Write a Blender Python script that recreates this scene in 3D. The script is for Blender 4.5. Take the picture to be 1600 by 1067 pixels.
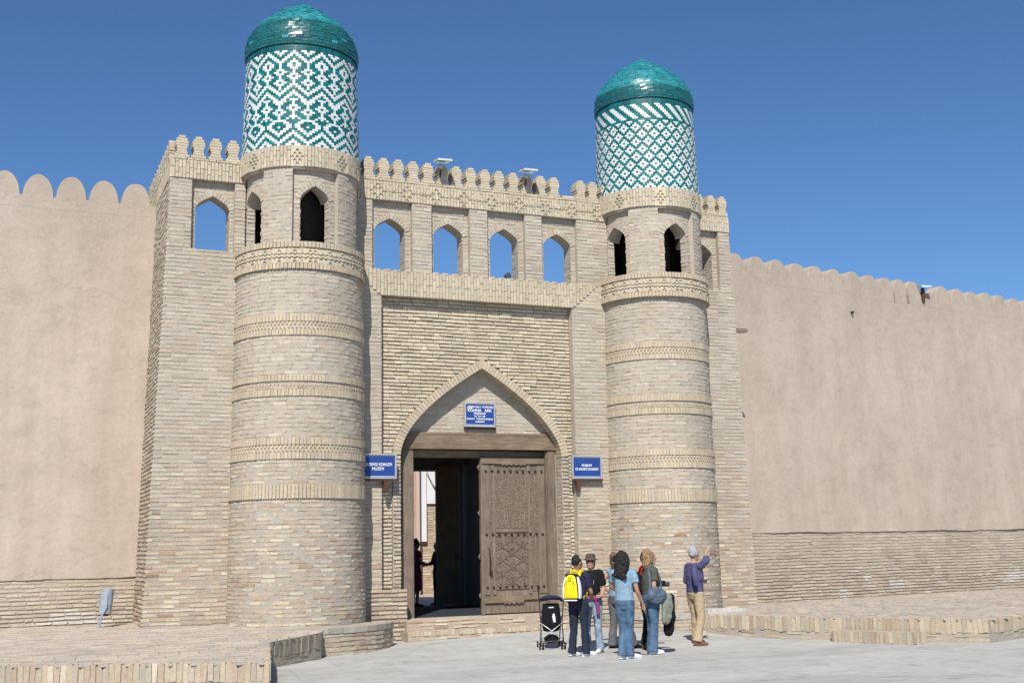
import bpy, math, random
import numpy as np
from math import sin, cos, pi, radians, atan2, sqrt
from mathutils import Vector, Matrix, noise
from mathutils.geometry import tessellate_polygon
for o in list(bpy.data.objects): bpy.data.objects.remove(o)
R = random.Random(7)
scene = bpy.context.scene
COL = scene.collection

# ------------------------------------------------------------ camera, sky, sun, exposure
F, PITCH, ROLL, YAW = 1850.0, 0.172739, -0.0209643, 0.410731
CAM = Vector((0.0, -21.48, 1.70))
def ray(px, py):
    x, y = (px-800)/F, -(py-533.5)/F
    c, s = cos(ROLL), sin(ROLL); x, y = c*x-s*y, s*x+c*y
    d = (x, 1.0, y)
    c, s = cos(PITCH), sin(PITCH); d = (d[0], c*d[1]-s*d[2], s*d[1]+c*d[2])
    c, s = cos(YAW), sin(YAW); return Vector((c*d[0]+s*d[1], -s*d[0]+c*d[1], d[2]))
fw = ray(800, 533.5).normalized()
rt = (ray(900, 533.5)-ray(700, 533.5)).normalized()
up = rt.cross(fw).normalized()
cam = bpy.data.objects.new('camera', bpy.data.cameras.new('camera')); COL.objects.link(cam)
cam.data.sensor_width = 36; cam.data.lens = F/1600*36; cam.data.clip_start = 0.1; cam.data.clip_end = 4000
m = Matrix((rt, up, -fw)).transposed().to_4x4(); m.translation = CAM; cam.matrix_world = m
scene.camera = cam
def proj(p):
    v = Vector(p)-CAM; d = v.dot(fw)
    return (800+F*v.dot(rt)/d, 533.5-F*v.dot(up)/d, d)

SUN_AZ, SUN_EL = radians(209), radians(45.5)
w = bpy.data.worlds.new('World'); scene.world = w; w.use_nodes = True
nt = w.node_tree; bg = nt.nodes['Background']
sky = nt.nodes.new('ShaderNodeTexSky'); sky.sky_type = 'NISHITA'; sky.sun_disc = False
sky.sun_elevation = SUN_EL; sky.sun_rotation = SUN_AZ; sky.altitude = 900; sky.air_density = 1.0; sky.dust_density = 0.3; sky.ozone_density = 3.0
tone = nt.nodes.new('ShaderNodeMix'); tone.data_type = 'RGBA'; tone.blend_type = 'MULTIPLY'; tone.inputs[0].default_value = 1.0
tone.inputs[7].default_value = (0.56, 0.765, 0.965, 1)     # clear dry air: deeper blue than the default sky
nt.links.new(sky.outputs[0], tone.inputs[6]); nt.links.new(tone.outputs[2], bg.inputs[0]); bg.inputs[1].default_value = 0.085
sd = bpy.data.lights.new('sun', 'SUN'); sd.energy = 4.2; sd.angle = radians(0.55); sd.color = (1.0, 0.955, 0.89)
so = bpy.data.objects.new('sun', sd); COL.objects.link(so)
sdir = Vector((sin(SUN_AZ)*cos(SUN_EL), cos(SUN_AZ)*cos(SUN_EL), sin(SUN_EL)))
so.rotation_euler = sdir.to_track_quat('Z', 'Y').to_euler(); so.location = (-8, -25, 30)
scene.view_settings.view_transform = 'Standard'; scene.view_settings.look = 'None'
scene.view_settings.exposure = 0.49; scene.view_settings.gamma = 1.0
scene.render.engine = 'CYCLES'

# ------------------------------------------------------------ materials
def nodes(name, rough=0.9, spec=0.2):
    m = bpy.data.materials.new(name); m.use_nodes = True
    n = m.node_tree.nodes; l = m.node_tree.links; b = n['Principled BSDF']
    b.inputs['Roughness'].default_value = rough; b.inputs['Specular IOR Level'].default_value = spec
    return m, n, l, b
def tex_noise(n, l, scale, detail=6, rough=0.6, stretch=None, dist=0):
    t = n.new('ShaderNodeTexNoise'); t.inputs['Scale'].default_value = scale; t.inputs['Detail'].default_value = detail
    t.inputs['Roughness'].default_value = rough; t.inputs['Distortion'].default_value = dist
    g = n.new('ShaderNodeNewGeometry')
    if stretch:
        mp = n.new('ShaderNodeMapping'); mp.inputs['Scale'].default_value = stretch
        l.new(g.outputs['Position'], mp.inputs[0]); l.new(mp.outputs[0], t.inputs['Vector'])
    else: l.new(g.outputs['Position'], t.inputs['Vector'])
    return t
def ramp(n, l, fac, stops):
    r = n.new('ShaderNodeValToRGB'); e = r.color_ramp.elements
    while len(e) > 1: e.remove(e[0])
    e[0].position = stops[0][0]; e[0].color = (*stops[0][1], 1)
    for p, c in stops[1:]:
        x = e.new(p); x.color = (*c, 1)
    l.new(fac, r.inputs[0]); return r
def mul(n, l, a, b, fac=1.0, mode='MULTIPLY'):
    x = n.new('ShaderNodeMix'); x.data_type = 'RGBA'; x.blend_type = mode; x.inputs[0].default_value = fac
    l.new(a, x.inputs[6]); l.new(b, x.inputs[7]); return x.outputs[2]
def bump(n, l, b, h, strength=0.5, dist=0.01):
    x = n.new('ShaderNodeBump'); x.inputs['Strength'].default_value = strength; x.inputs['Distance'].default_value = dist
    l.new(h, x.inputs['Height']); l.new(x.outputs[0], b.inputs['Normal'])
def mat_tint(name, rough=0.92, var=(0.80, 1.12), scale=22, bs=0.6, bd=0.006, spec=0.15):
    m, n, l, b = nodes(name, rough, spec)
    a = n.new('ShaderNodeAttribute'); a.attribute_name = 'tint'
    t = tex_noise(n, l, scale, 8, 0.65)
    r = ramp(n, l, t.outputs[0], [(0.3, (var[0],)*3), (0.7, (var[1],)*3)])
    t2 = tex_noise(n, l, 1.1, 5, 0.6, (1, 1, 0.55))
    r2 = ramp(n, l, t2.outputs[0], [(0.3, (0.90, 0.89, 0.87)), (0.55, (1, 1, 1)), (0.75, (1.05, 1.04, 1.02))])
    c = mul(n, l, a.outputs['Color'], r.outputs[0]); c = mul(n, l, c, r2.outputs[0]); l.new(c, b.inputs['Base Color'])
    bump(n, l, b, t.outputs[0], bs, bd); return m
def mat_plain(name, col, rough=0.8, spec=0.3, var=0.08, scale=15, metal=0, bs=0.2, bd=0.004):
    m, n, l, b = nodes(name, rough, spec); b.inputs['Metallic'].default_value = metal
    t = tex_noise(n, l, scale, 5)
    r = ramp(n, l, t.outputs[0], [(0.3, tuple(c*(1-var) for c in col)), (0.7, tuple(min(1, c*(1+var)) for c in col))])
    l.new(r.outputs[0], b.inputs['Base Color'])
    if bs: bump(n, l, b, t.outputs[0], bs, bd)
    return m
M = {}
M['brick'] = mat_tint('brick_surface')
M['mortar'] = mat_tint('mortar', var=(0.82, 1.1), scale=30, bs=0.9, bd=0.01)
M['tile'] = mat_tint('glazed_tile', rough=0.30, var=(0.85, 1.12), scale=14, bs=0.25, bd=0.003, spec=0.5)
def mat_plaster(name, c0, c1, c2):
    m, n, l, b = nodes(name, 0.97, 0.1)
    t = tex_noise(n, l, 0.8, 9, 0.62, (1, 1, 0.45), 0.3)
    r = ramp(n, l, t.outputs[0], [(0.30, c0), (0.52, c1), (0.72, c2)])
    s = tex_noise(n, l, 2.2, 5, 0.6, (1.6, 1.6, 0.16))
    sr = ramp(n, l, s.outputs[0], [(0.33, (0.93, 0.925, 0.92)), (0.55, (1, 1, 1)), (0.72, (1.03, 1.03, 1.03))])
    # greyer rain-washed zone near the top
    g = n.new('ShaderNodeNewGeometry'); sx = n.new('ShaderNodeSeparateXYZ'); l.new(g.outputs['Position'], sx.inputs[0])
    mr = n.new('ShaderNodeMapRange'); mr.inputs[1].default_value = 5.8; mr.inputs[2].default_value = 8.8
    mr.inputs[3].default_value = 0; mr.inputs[4].default_value = 1; l.new(sx.outputs[2], mr.inputs[0])
    mu = n.new('ShaderNodeMath'); mu.operation = 'MULTIPLY'; l.new(mr.outputs[0], mu.inputs[0]); l.new(s.outputs[0], mu.inputs[1])
    zr = ramp(n, l, mu.outputs[0], [(0.1, (1, 1, 1)), (0.6, (0.86, 0.87, 0.86))])
    f = tex_noise(n, l, 16, 9, 0.75); fr = ramp(n, l, f.outputs[0], [(0.3, (0.91, 0.90, 0.89)), (0.7, (1.06, 1.06, 1.06))])
    p = tex_noise(n, l, 2.6, 10, 0.72, (1, 1, 1.5), 0.5); pr = ramp(n, l, p.outputs[0], [(0.30, (0.86, 0.86, 0.84)), (0.46, (0.98, 0.98, 0.98)), (0.70, (1.05, 1.045, 1.04))])
    c = mul(n, l, r.outputs[0], pr.outputs[0]); c = mul(n, l, c, sr.outputs[0]); c = mul(n, l, c, zr.outputs[0]); c = mul(n, l, c, fr.outputs[0])
    # hairline cracks
    vo = n.new('ShaderNodeTexVoronoi'); vo.feature = 'DISTANCE_TO_EDGE'; vo.inputs['Scale'].default_value = 0.42
    dn = tex_noise(n, l, 2.5, 6, 0.7)
    ad = n.new('ShaderNodeMix'); ad.data_type = 'RGBA'; ad.blend_type = 'ADD'; ad.inputs[0].default_value = 1.1
    g2 = n.new('ShaderNodeNewGeometry'); l.new(g2.outputs['Position'], ad.inputs[6]); l.new(dn.outputs['Color'], ad.inputs[7]); l.new(ad.outputs[2], vo.inputs['Vector'])
    cr = ramp(n, l, vo.outputs['Distance'], [(0.0, (0.72, 0.70, 0.68)), (0.006, (1, 1, 1))])
    mk = tex_noise(n, l, 0.5, 2); mkr = ramp(n, l, mk.outputs[0], [(0.5, (0, 0, 0)), (0.6, (1, 1, 1))])
    x = n.new('ShaderNodeMix'); x.data_type = 'RGBA'; x.blend_type = 'MULTIPLY'; l.new(mkr.outputs[0], x.inputs[0]); l.new(c, x.inputs[6]); l.new(cr.outputs[0], x.inputs[7])
    l.new(x.outputs[2], b.inputs['Base Color'])
    h = tex_noise(n, l, 9, 12, 0.72, (1, 1, 0.8)); bump(n, l, b, h.outputs[0], 0.7, 0.02); return m
M['plaster'] = mat_plaster('mud_plaster', (0.405, 0.335, 0.272), (0.445, 0.372, 0.305), (0.475, 0.402, 0.333))
def mat_wood(name, c0, c1, stretch, rough=0.8):
    m, n, l, b = nodes(name, rough, 0.2)
    t = tex_noise(n, l, 6, 8, 0.65, stretch, 0.6)
    r = ramp(n, l, t.outputs[0], [(0.3, c0), (0.7, c1)])
    t2 = tex_noise(n, l, 2.0, 5); r2 = ramp(n, l, t2.outputs[0], [(0.3, (0.72, 0.70, 0.68)), (0.65, (1.08, 1.08, 1.08))])
    l.new(mul(n, l, r.outputs[0], r2.outputs[0]), b.inputs['Base Color']); bump(n, l, b, t.outputs[0], 0.6, 0.006); return m
M['wood'] = mat_wood('weathered_wood', (0.135, 0.104, 0.076), (0.255, 0.205, 0.155), (6, 6, 0.5))
M['woodh'] = mat_wood('weathered_beam', (0.13, 0.094, 0.063), (0.28, 0.21, 0.148), (0.5, 6, 6))
def mat_carved():
    m, n, l, b = nodes('carved_wood', 0.75, 0.25)
    t = tex_noise(n, l, 6, 8, 0.65, (5, 5, 0.6), 0.4)
    r = ramp(n, l, t.outputs[0], [(0.3, (0.17, 0.132, 0.096)), (0.7, (0.275, 0.22, 0.165))])
    v = n.new('ShaderNodeTexVoronoi'); v.inputs['Scale'].default_value = 34; v.feature = 'F1'
    g = n.new('ShaderNodeNewGeometry'); l.new(g.outputs['Position'], v.inputs['Vector'])
    rr = ramp(n, l, v.outputs['Distance'], [(0.1, (1.1, 1.1, 1.1)), (0.6, (0.6, 0.57, 0.54))])
    l.new(mul(n, l, r.outputs[0], rr.outputs[0]), b.inputs['Base Color'])
    s = n.new('ShaderNodeMath'); s.operation = 'MULTIPLY'; s.inputs[1].default_value = -1; l.new(v.outputs['Distance'], s.inputs[0])
    bump(n, l, b, s.outputs[0], 0.8, 0.010); return m
M['carved'] = mat_carved()
M['iron'] = mat_plain('dark_iron', (0.045, 0.032, 0.025), 0.55, 0.4, 0.3, 20, 0.6)
M['sign_blue'] = mat_plain('sign_blue', (0.015, 0.052, 0.23), 0.45, 0.4, 0.12, 3, bs=0)
M['white_paint'] = mat_plain('white_paint', (0.78, 0.78, 0.78), 0.6, 0.3, 0.03, 5, bs=0)
M['alu'] = mat_plain('aluminium_frame', (0.50, 0.50, 0.49), 0.4, 0.5, 0.1, 10, 0.5, bs=0)
M['rust'] = mat_plain('rusty_angle_iron', (0.10, 0.05, 0.03), 0.8, 0.2, 0.3, 15, 0.2)
M['grey_metal'] = mat_plain('grey_painted_metal', (0.30, 0.345, 0.385), 0.5, 0.4, 0.18, 9, 0.1)
M['lamp_white'] = mat_plain('lamp_housing', (0.45, 0.46, 0.45), 0.45, 0.4, 0.15, 12, bs=0)
M['lamp_dark'] = mat_plain('lamp_dark_housing', (0.05, 0.05, 0.05), 0.5, 0.4, 0.2, 12, bs=0)
M['glass'] = mat_plain('lamp_glass', (0.35, 0.38, 0.40), 0.1, 0.6, 0.05, 5, bs=0)
M['whitewash'] = mat_plain('whitewash', (0.66, 0.66, 0.66), 0.9, 0.1, 0.08, 2)
M['pinkwash'] = mat_plain('pink_wash', (0.55, 0.40, 0.34), 0.9, 0.1, 0.08, 2)
def mat_paving():
    m, n, l, b = nodes('pale_concrete_paving', 0.9, 0.2)
    t = tex_noise(n, l, 0.55, 9, 0.65, (0.55, 1.5, 1), 0.4)
    r = ramp(n, l, t.outputs[0], [(0.28, (0.36, 0.355, 0.33)), (0.5, (0.445, 0.44, 0.412)), (0.72, (0.50, 0.495, 0.468))])
    s = tex_noise(n, l, 4.5, 9, 0.75, (.6, 1.3, 1)); sr = ramp(n, l, s.outputs[0], [(0.3, (0.78, 0.78, 0.78)), (0.7, (1.06, 1.06, 1.06))])
    f = tex_noise(n, l, 60, 5, 0.7); fr = ramp(n, l, f.outputs[0], [(0.3, (0.93, 0.93, 0.93)), (0.7, (1.04, 1.04, 1.04))])
    c = mul(n, l, mul(n, l, r.outputs[0], sr.outputs[0]), fr.outputs[0])
    vo = n.new('ShaderNodeTexVoronoi'); vo.feature = 'DISTANCE_TO_EDGE'; vo.inputs['Scale'].default_value = 0.55
    dn = tex_noise(n, l, 1.6, 8, 0.7); ad = n.new('ShaderNodeMix'); ad.data_type = 'RGBA'; ad.blend_type = 'ADD'; ad.inputs[0].default_value = 0.7
    g = n.new('ShaderNodeNewGeometry'); l.new(g.outputs['Position'], ad.inputs[6]); l.new(dn.outputs['Color'], ad.inputs[7]); l.new(ad.outputs[2], vo.inputs['Vector'])
    cr = ramp(n, l, vo.outputs['Distance'], [(0.0, (0.86, 0.855, 0.845)), (0.008, (0.97, 0.97, 0.97)), (0.02, (1, 1, 1))]); c = mul(n, l, c, cr.outputs[0])
    bt = n.new('ShaderNodeTexBrick'); bt.inputs['Scale'].default_value = 1.0; bt.inputs['Brick Width'].default_value = 1.5; bt.inputs['Row Height'].default_value = 1.5; bt.inputs['Mortar Size'].default_value = 0.012; bt.inputs['Mortar Smooth'].default_value = 0.3
    bt.inputs['Color1'].default_value = (1, 1, 1, 1); bt.inputs['Color2'].default_value = (0.95, 0.945, 0.93, 1); bt.inputs['Mortar'].default_value = (0.8, 0.79, 0.77, 1)
    mp = n.new('ShaderNodeMapping'); mp.inputs['Rotation'].default_value = (0, 0, 0.12); l.new(g.outputs['Position'], mp.inputs[0]); l.new(mp.outputs[0], bt.inputs[0]); c = mul(n, l, c, bt.outputs[0])
    st = tex_noise(n, l, 1.3, 9, 0.75, (1, 1, 1), 1.2); sr2 = ramp(n, l, st.outputs[0], [(0.36, (0.80, 0.80, 0.79)), (0.47, (1, 1, 1))]); c = mul(n, l, c, sr2.outputs[0])
    l.new(c, b.inputs['Base Color'])
    bump(n, l, b, s.outputs[0], 0.35, 0.02); return m
M['paving'] = mat_paving()
M['earth'] = mat_plain('dusty_earth', (0.42, 0.36, 0.29), 0.95, 0.1, 0.15, 2.5, bs=0.6, bd=0.02)
def cloth(name, col, var=0.22, scale=28): return mat_plain(name, col, 0.92, 0.12, var, scale, bs=0.5, bd=0.006)

# ------------------------------------------------------------ object helpers
LOC = {}
def meshobj(name, verts, faces, mat, parent=None, tints=None, smooth=False, origin=None, kind=None, mesh=None):
    P = LOC.get(parent.name, Vector((0, 0, 0))) if parent else Vector((0, 0, 0))
    if mesh is None:
        V = np.array(verts, dtype=float)
        O = Vector(origin) if origin is not None else (P if parent else Vector((0, 0, 0)))
        me = bpy.data.meshes.new(name); me.from_pydata((V-np.array(O)).tolist(), [], faces)
        me.materials.append(mat)
        if tints is not None:
            at = me.attributes.new('tint', 'FLOAT_COLOR', 'POINT')
            T = np.ones((len(V), 4)); T[:, :3] = np.array(tints); at.data.foreach_set('color', T.ravel())
        if smooth: me.shade_smooth()
    else: me = mesh; O = Vector(origin)
    o = bpy.data.objects.new(name, me); COL.objects.link(o)
    if parent: o.parent = parent; o.location = O-P
    else: o.location = O
    LOC[o.name] = O.copy()
    if kind: o['kind'] = kind
    return o
def thing(name, label, cat, loc=(0, 0, 0), group=None):
    o = bpy.data.objects.new(name, None); COL.objects.link(o); o.location = loc; o.empty_display_size = 0.2
    o['label'] = label; o['category'] = cat
    if group: o['group'] = group
    LOC[o.name] = Vector(loc); return o
def tag(o, label, cat, group=None):
    o['label'] = label; o['category'] = cat
    if group: o['group'] = group
    return o
BF = [(4, 5, 6, 7), (0, 1, 5, 4), (1, 2, 6, 5), (2, 3, 7, 6), (3, 0, 4, 7)]   # back 0-3, front 4-7
BF6 = BF+[(3, 2, 1, 0)]
class MB:
    def __init__(s): s.v = []; s.f = []; s.t = []
    def add(s, verts, faces, tint=(1, 1, 1)):
        k = len(s.v); s.v += [tuple(p) for p in verts]; s.f += [tuple(i+k for i in f) for f in faces]; s.t += [tint]*len(verts)
    def box(s, x0, x1, y0, y1, z0, z1, tint=(1, 1, 1)):
        s.add([(x0, y1, z0), (x1, y1, z0), (x1, y1, z1), (x0, y1, z1), (x0, y0, z0), (x1, y0, z0), (x1, y0, z1), (x0, y0, z1)], BF6, tint)
    def quad(s, a, b, c, d, tint=(1, 1, 1)): s.add([a, b, c, d], [(0, 1, 2, 3)], tint)
    def prism(s, poly, d0, d1, mp, tint=(1, 1, 1)):
        n = len(poly); tris = tessellate_polygon([[Vector((a, b, 0)) for a, b in poly]])
        V = [mp(a, b, d1) for a, b in poly]+[mp(a, b, d0) for a, b in poly]
        Fc = [tuple(t) for t in tris]+[tuple(i+n for i in reversed(t)) for t in tris]+[(i, (i+1) % n, (i+1) % n+n, i+n) for i in range(n)]
        s.add(V, Fc, tint)
    def tube(s, pts, rad, n=10, tint=(1, 1, 1), cap=True):
        pts = [Vector(p) for p in pts]; k = len(s.v); m_ = len(pts)
        if not hasattr(rad, '__len__'): rad = [rad]*m_
        for i, p in enumerate(pts):
            t = (pts[min(i+1, m_-1)]-pts[max(i-1, 0)]).normalized()
            ref = Vector((0, 1, 0)) if abs(t.y) < 0.8 else Vector((0, 0, 1))
            a = ref.cross(t).normalized(); b = t.cross(a)
            ra, rb = rad[i] if hasattr(rad[i], '__len__') else (rad[i], rad[i])
            for j in range(n):
                q = p+a*ra*cos(2*pi*j/n)+b*rb*sin(2*pi*j/n); s.v.append(tuple(q)); s.t.append(tint)
        for i in range(m_-1):
            for j in range(n):
                s.f.append((k+i*n+j, k+i*n+(j+1) % n, k+(i+1)*n+(j+1) % n, k+(i+1)*n+j))
        if cap: s.f.append(tuple(k+j for j in reversed(range(n)))); s.f.append(tuple(k+(m_-1)*n+j for j in range(n)))
    def lathe(s, prof, c, n=48, a0=0, a1=2*pi, tint=(1, 1, 1)):
        k = len(s.v)
        for r, z in prof:
            for j in range(n+1):
                a = a0+(a1-a0)*j/n; s.v.append((c[0]+r*sin(a), c[1]-r*cos(a), z)); s.t.append(tint)
        for i in range(len(prof)-1):
            for j in range(n): s.f.append((k+i*(n+1)+j, k+i*(n+1)+j+1, k+(i+1)*(n+1)+j+1, k+(i+1)*(n+1)+j))
    def obj(s, name, mat, parent=None, **kw): return meshobj(name, s.v, s.f, M[mat] if isinstance(mat, str) else mat, parent, tints=s.t, **kw)

def pmap(Y0=0.0): return lambda u, v, d: (u, Y0-d, v)
def cmap(cx, cy, rf, r0):
    def f(u, v, d):
        th = u/r0; r = rf(v)+d; return (cx+r*sin(th), cy-r*cos(th), v)
    return f
def wob(u, v): return 0.016*noise.noise(Vector((u*0.7, v*1.3, 3.1)))
# --- brick colours (fired buff brick, greyer where rain has washed the upper part)
def bcol(z, kind='wall', rng=R):
    t = min(1, max(0, (z-1.8)/2.6)); q = rng.random()
    if kind == 'band': base = (0.50, 0.415, 0.30) if q < .6 else (0.47, 0.395, 0.30)
    elif kind == 'frieze': base = (0.505, 0.435, 0.325)
    elif kind == 'panel': base = (0.56, 0.485, 0.365) if q < .7 else (0.51, 0.43, 0.32)
    else:
        if q < 0.30: lo = (0.50, 0.405, 0.295)
        elif q < 0.50: lo = (0.45, 0.345, 0.255)
        elif q < 0.68: lo = (0.42, 0.345, 0.265)
        elif q < 0.90: lo = (0.55, 0.475, 0.355)
        elif q < 0.975: lo = (0.40, 0.28, 0.20)
        else: lo = (0.335, 0.215, 0.145)
        if q < .5: hi = (0.445, 0.39, 0.31)
        elif q < .8: hi = (0.475, 0.42, 0.34)
        elif q < .93: hi = (0.43, 0.365, 0.285)
        else: hi = (0.455, 0.37, 0.285)
        base = tuple(a*(1-t)+b*t for a, b in zip(lo, hi))
    k = 1+rng.uniform(-.09, .08); j = rng.uniform(-.015, .015)
    return (base[0]*k+j*.5, base[1]*k, base[2]*k-j*.5)
def mcol(z):
    t = min(1, max(0, (z-1.8)/2.6)); return (0.375*(1-t)+0.43*t, 0.34*(1-t)+0.38*t, 0.29*(1-t)+0.31*t)
def piece(mp, u0, u1, v0, v1, d0, d1, tint, jit=0.003, rng=R):
    w_ = (lambda: rng.uniform(-jit, jit)) if jit else (lambda: 0)
    f = [(u0+w_(), v0+w_()), (u1+w_(), v0+w_()), (u1+w_(), v1+w_()), (u0+w_(), v1+w_())]
    return ([mp(a, b, d0) for a, b in f]+[mp(a, b, d1+rng.uniform(-jit, jit)*.7 if jit else d1) for a, b in f], tint)
def lay(mp, v0, v1, iv, L=0.262, H=0.075, gap=0.010, prot=(-0.011, -0.003), kind='wall', d0=-0.03, bond=0.5, wobble=True, jit=0.004, zc=None, hgap=None):
    out = []; n = max(1, round((v1-v0)/H)); H = (v1-v0)/n; hg = (.020+.012*min(1, max(0, (3.6-v0)/1.5)) if kind == 'wall' else .014) if hgap is None else hgap
    for i in range(n):
        a = v0+i*H; vm = a+H/2
        for (ua, ub) in iv(vm):
            off = (i*bond % 1)*L+R.uniform(-.03, .03); u = math.floor((ua-off)/L)*L+off
            while u < ub:
                Ln = L*R.uniform(.96, 1.04) if R.random() > .12 else L*.5
                x0, x1 = max(u, ua)+gap/2, min(u+Ln, ub)-gap/2; u += Ln
                if x1-x0 < 0.03: continue
                wv = wob(x0, a)+R.uniform(-.003, .003) if wobble else 0
                hb = hg*R.uniform(.7, 1.35)
                out.append(piece(mp, x0, x1, a+hb/2+wv, a+H-hb/2+wv, d0, R.uniform(*prot), bcol((zc if zc is not None else vm), kind), jit))
    return out
def soldiers(mp, v0, v1, u0, u1, W=0.068, gap=0.010, prot=(0.012, 0.02), kind='band', stagger=0, seg=None, d0=-0.03):
    out = []; n = max(1, round((u1-u0)/W)); W = (u1-u0)/n
    for i in range(n):
        a = u0+i*W
        if not seg: segs = [(v0, v1)]
        else:
            off = stagger*(i % 3)/3*seg; segs = []; v = v0-off
            while v < v1-.01:
                s0, s1 = max(v, v0), min(v+seg, v1)
                if s1-s0 > .03: segs.append((s0, s1))
                v += seg
        for s0, s1 in segs:
            out.append(piece(mp, a+gap/2, a+W-gap/2, s0+gap/2, s1-gap/2, d0, R.uniform(*prot), bcol(s0, kind), 0.002))
    return out
def bar(mp, ua, va, ub, vb, th, d1, tint, d0=-0.02):
    dx, dy = ub-ua, vb-va; L = sqrt(dx*dx+dy*dy); nx, ny = -dy/L*th/2, dx/L*th/2
    f = [(ua-nx, va-ny), (ub-nx, vb-ny), (ub+nx, vb+ny), (ua+nx, va+ny)]
    return ([mp(a, b, d0) for a, b in f]+[mp(a, b, d1) for a, b in f], tint)
def chevron(mp, u, v, s, d1=0.045, kind='frieze', th=None):
    th = th or s*.45; c = bcol(8.7, kind)
    return [bar(mp, u-s, v-s*.55, u, v+s*.45, th, d1, c), bar(mp, u, v+s*.45, u+s, v-s*.55, th, d1, c)]
def shown(vs):
    """rough on-screen size of a piece, in photo pixels; 0 when it is outside the picture"""
    c = Vector(vs[4])+Vector(vs[6]); c *= .5; x, y, d = proj(c)
    if d < 1 or not (-10 < x < 1610 and -10 < y < 1077): return 0
    P = [proj(p) for p in vs[4:8]]
    return abs(sum(P[i][0]*P[(i+1) % 4][1]-P[(i+1) % 4][0]*P[i][1] for i in range(4)))/2
def emit(pieces, parent, name='brick', stuffname='brickwork', mat='brick', limit=300, minpx=40):
    sc = [(shown(p[0]), i) for i, p in enumerate(pieces)]
    sc.sort(reverse=True); top = set(i for s_, i in sc[:limit] if s_ > minpx)
    mb = MB()
    for i, (vs, t) in enumerate(pieces):
        if i in top:
            c = Vector(vs[4])
            meshobj(name, vs, BF, M[mat], parent, tints=[t]*8, origin=c)
        else: mb.add(vs, BF, t)
    if mb.v: mb.obj(stuffname, mat, parent, kind='stuff')
    return mb
def arch_pts(w_, h, p=0.58, n=24):
    """inner curve from left springing to right springing, relative to springing centre"""
    raw = []
    for i in range(201):
        t = i/200; x = -w_+w_*t; raw.append((x, h*(max(0, 1-abs(x)/w_))**p if t > 0 else 0))
    # denser near the springing
    raw = [(-w_, 0)]+[(-w_*(1-s_), h*(s_**p)) for s_ in [(k/80)**2.2 for k in range(1, 81)]]
    raw = raw+[(-x, z) for x, z in reversed(raw[:-1])]
    L = [0]
    for a, b in zip(raw, raw[1:]): L.append(L[-1]+math.hypot(b[0]-a[0], b[1]-a[1]))
    out = []; j = 0; half = n//2
    for i in range(2*half+1):
        s_ = L[-1]*i/(2*half)
        while j < len(L)-2 and L[j+1] < s_: j += 1
        f = (s_-L[j])/max(1e-9, L[j+1]-L[j]); out.append((raw[j][0]+(raw[j+1][0]-raw[j][0])*f, raw[j][1]+(raw[j+1][1]-raw[j][1])*f))
    out[half] = (0, h); return out
def arch_h(x, w_, h, p=0.58): return h*(max(0, 1-abs(x)/w_))**p if abs(x) < w_ else 0
def voussoirs(mp, cx, zs, w_, h, th, d1, depth, kind='wall', bw=0.07, gap=0.008, p=0.58):
    tot = 2*(sqrt(w_*w_+h*h)*1.08); n = int(tot/bw); pts = arch_pts(w_, h, p, n); m_ = len(pts)
    nrm = []
    for i in range(m_):
        if i == m_//2: nrm.append((0, 1.18)); continue
        a = pts[max(i-1, 0)] if i != m_//2+1 else pts[i]; b = pts[min(i+1, m_-1)] if i != m_//2-1 else pts[i]
        dx, dz = b[0]-a[0], b[1]-a[1]; L = math.hypot(dx, dz); nx, nz = -dz/L, dx/L
        nrm.append((nx, nz))
    out = []
    for i in range(m_-1):
        a, b = pts[i], pts[i+1]; na, nb = nrm[i], nrm[i+1]; g = gap/2/math.hypot(b[0]-a[0], b[1]-a[1])
        a2 = (a[0]+(b[0]-a[0])*g, a[1]+(b[1]-a[1])*g); b2 = (b[0]-(b[0]-a[0])*g, b[1]-(b[1]-a[1])*g)
        f = [a2, b2, (b2[0]+nb[0]*th, b2[1]+nb[1]*th), (a2[0]+na[0]*th, a2[1]+na[1]*th)]
        dd = d1+R.uniform(-.004, .004)
        f = [(cx+x, zs+z) for x, z in f]
        out.append(([mp(x, z, d1-depth) for x, z in f]+[mp(x, z, dd) for x, z in f], bcol(zs+a[1], kind)))
    return out
def notch_poly(x0, x1, z0, z1, cx, w_, zs, h, n=24):
    """rectangle with an arched doorway cut up from its bottom edge"""
    a = [(cx+x, zs+z) for x, z in arch_pts(w_, h, n=n)]
    return [(x0, z0), (cx-w_, z0)]+a+[(cx+w_, z0), (x1, z0), (x1, z1), (x0, z1)]

# ------------------------------------------------------------ ground
def gz(x, y):
    g = 0.15*math.exp(-((x-10.4)/2.2)**2)*min(1, max(0, (y+3.6)/2.2)) + 0.06*math.exp(-((x-7.5)/1.6)**2)*min(1, max(0, (y+2.5)/2.0))
    return g+0.010*noise.noise(Vector((x*.35, y*.35, 0)))
gv = []; gf = []
xs = np.concatenate([[-400, -60, -20], np.arange(-6, 24.01, .4), [40, 90, 500]]); ys = np.concatenate([[-400, -60, -30], np.arange(-22, 2.41, .4), [60, 700]])
for y in ys:
    for x in xs: gv.append((float(x), float(y), gz(x, y) if y < 2.5 else 0.0))
for j in range(len(ys)-1):
    for i in range(len(xs)-1):
        a = j*len(xs)+i; gf.append((a, a+1, a+1+len(xs), a+len(xs)))
meshobj('pavement', gv, gf, M['paving'], kind='structure', smooth=True)

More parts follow.
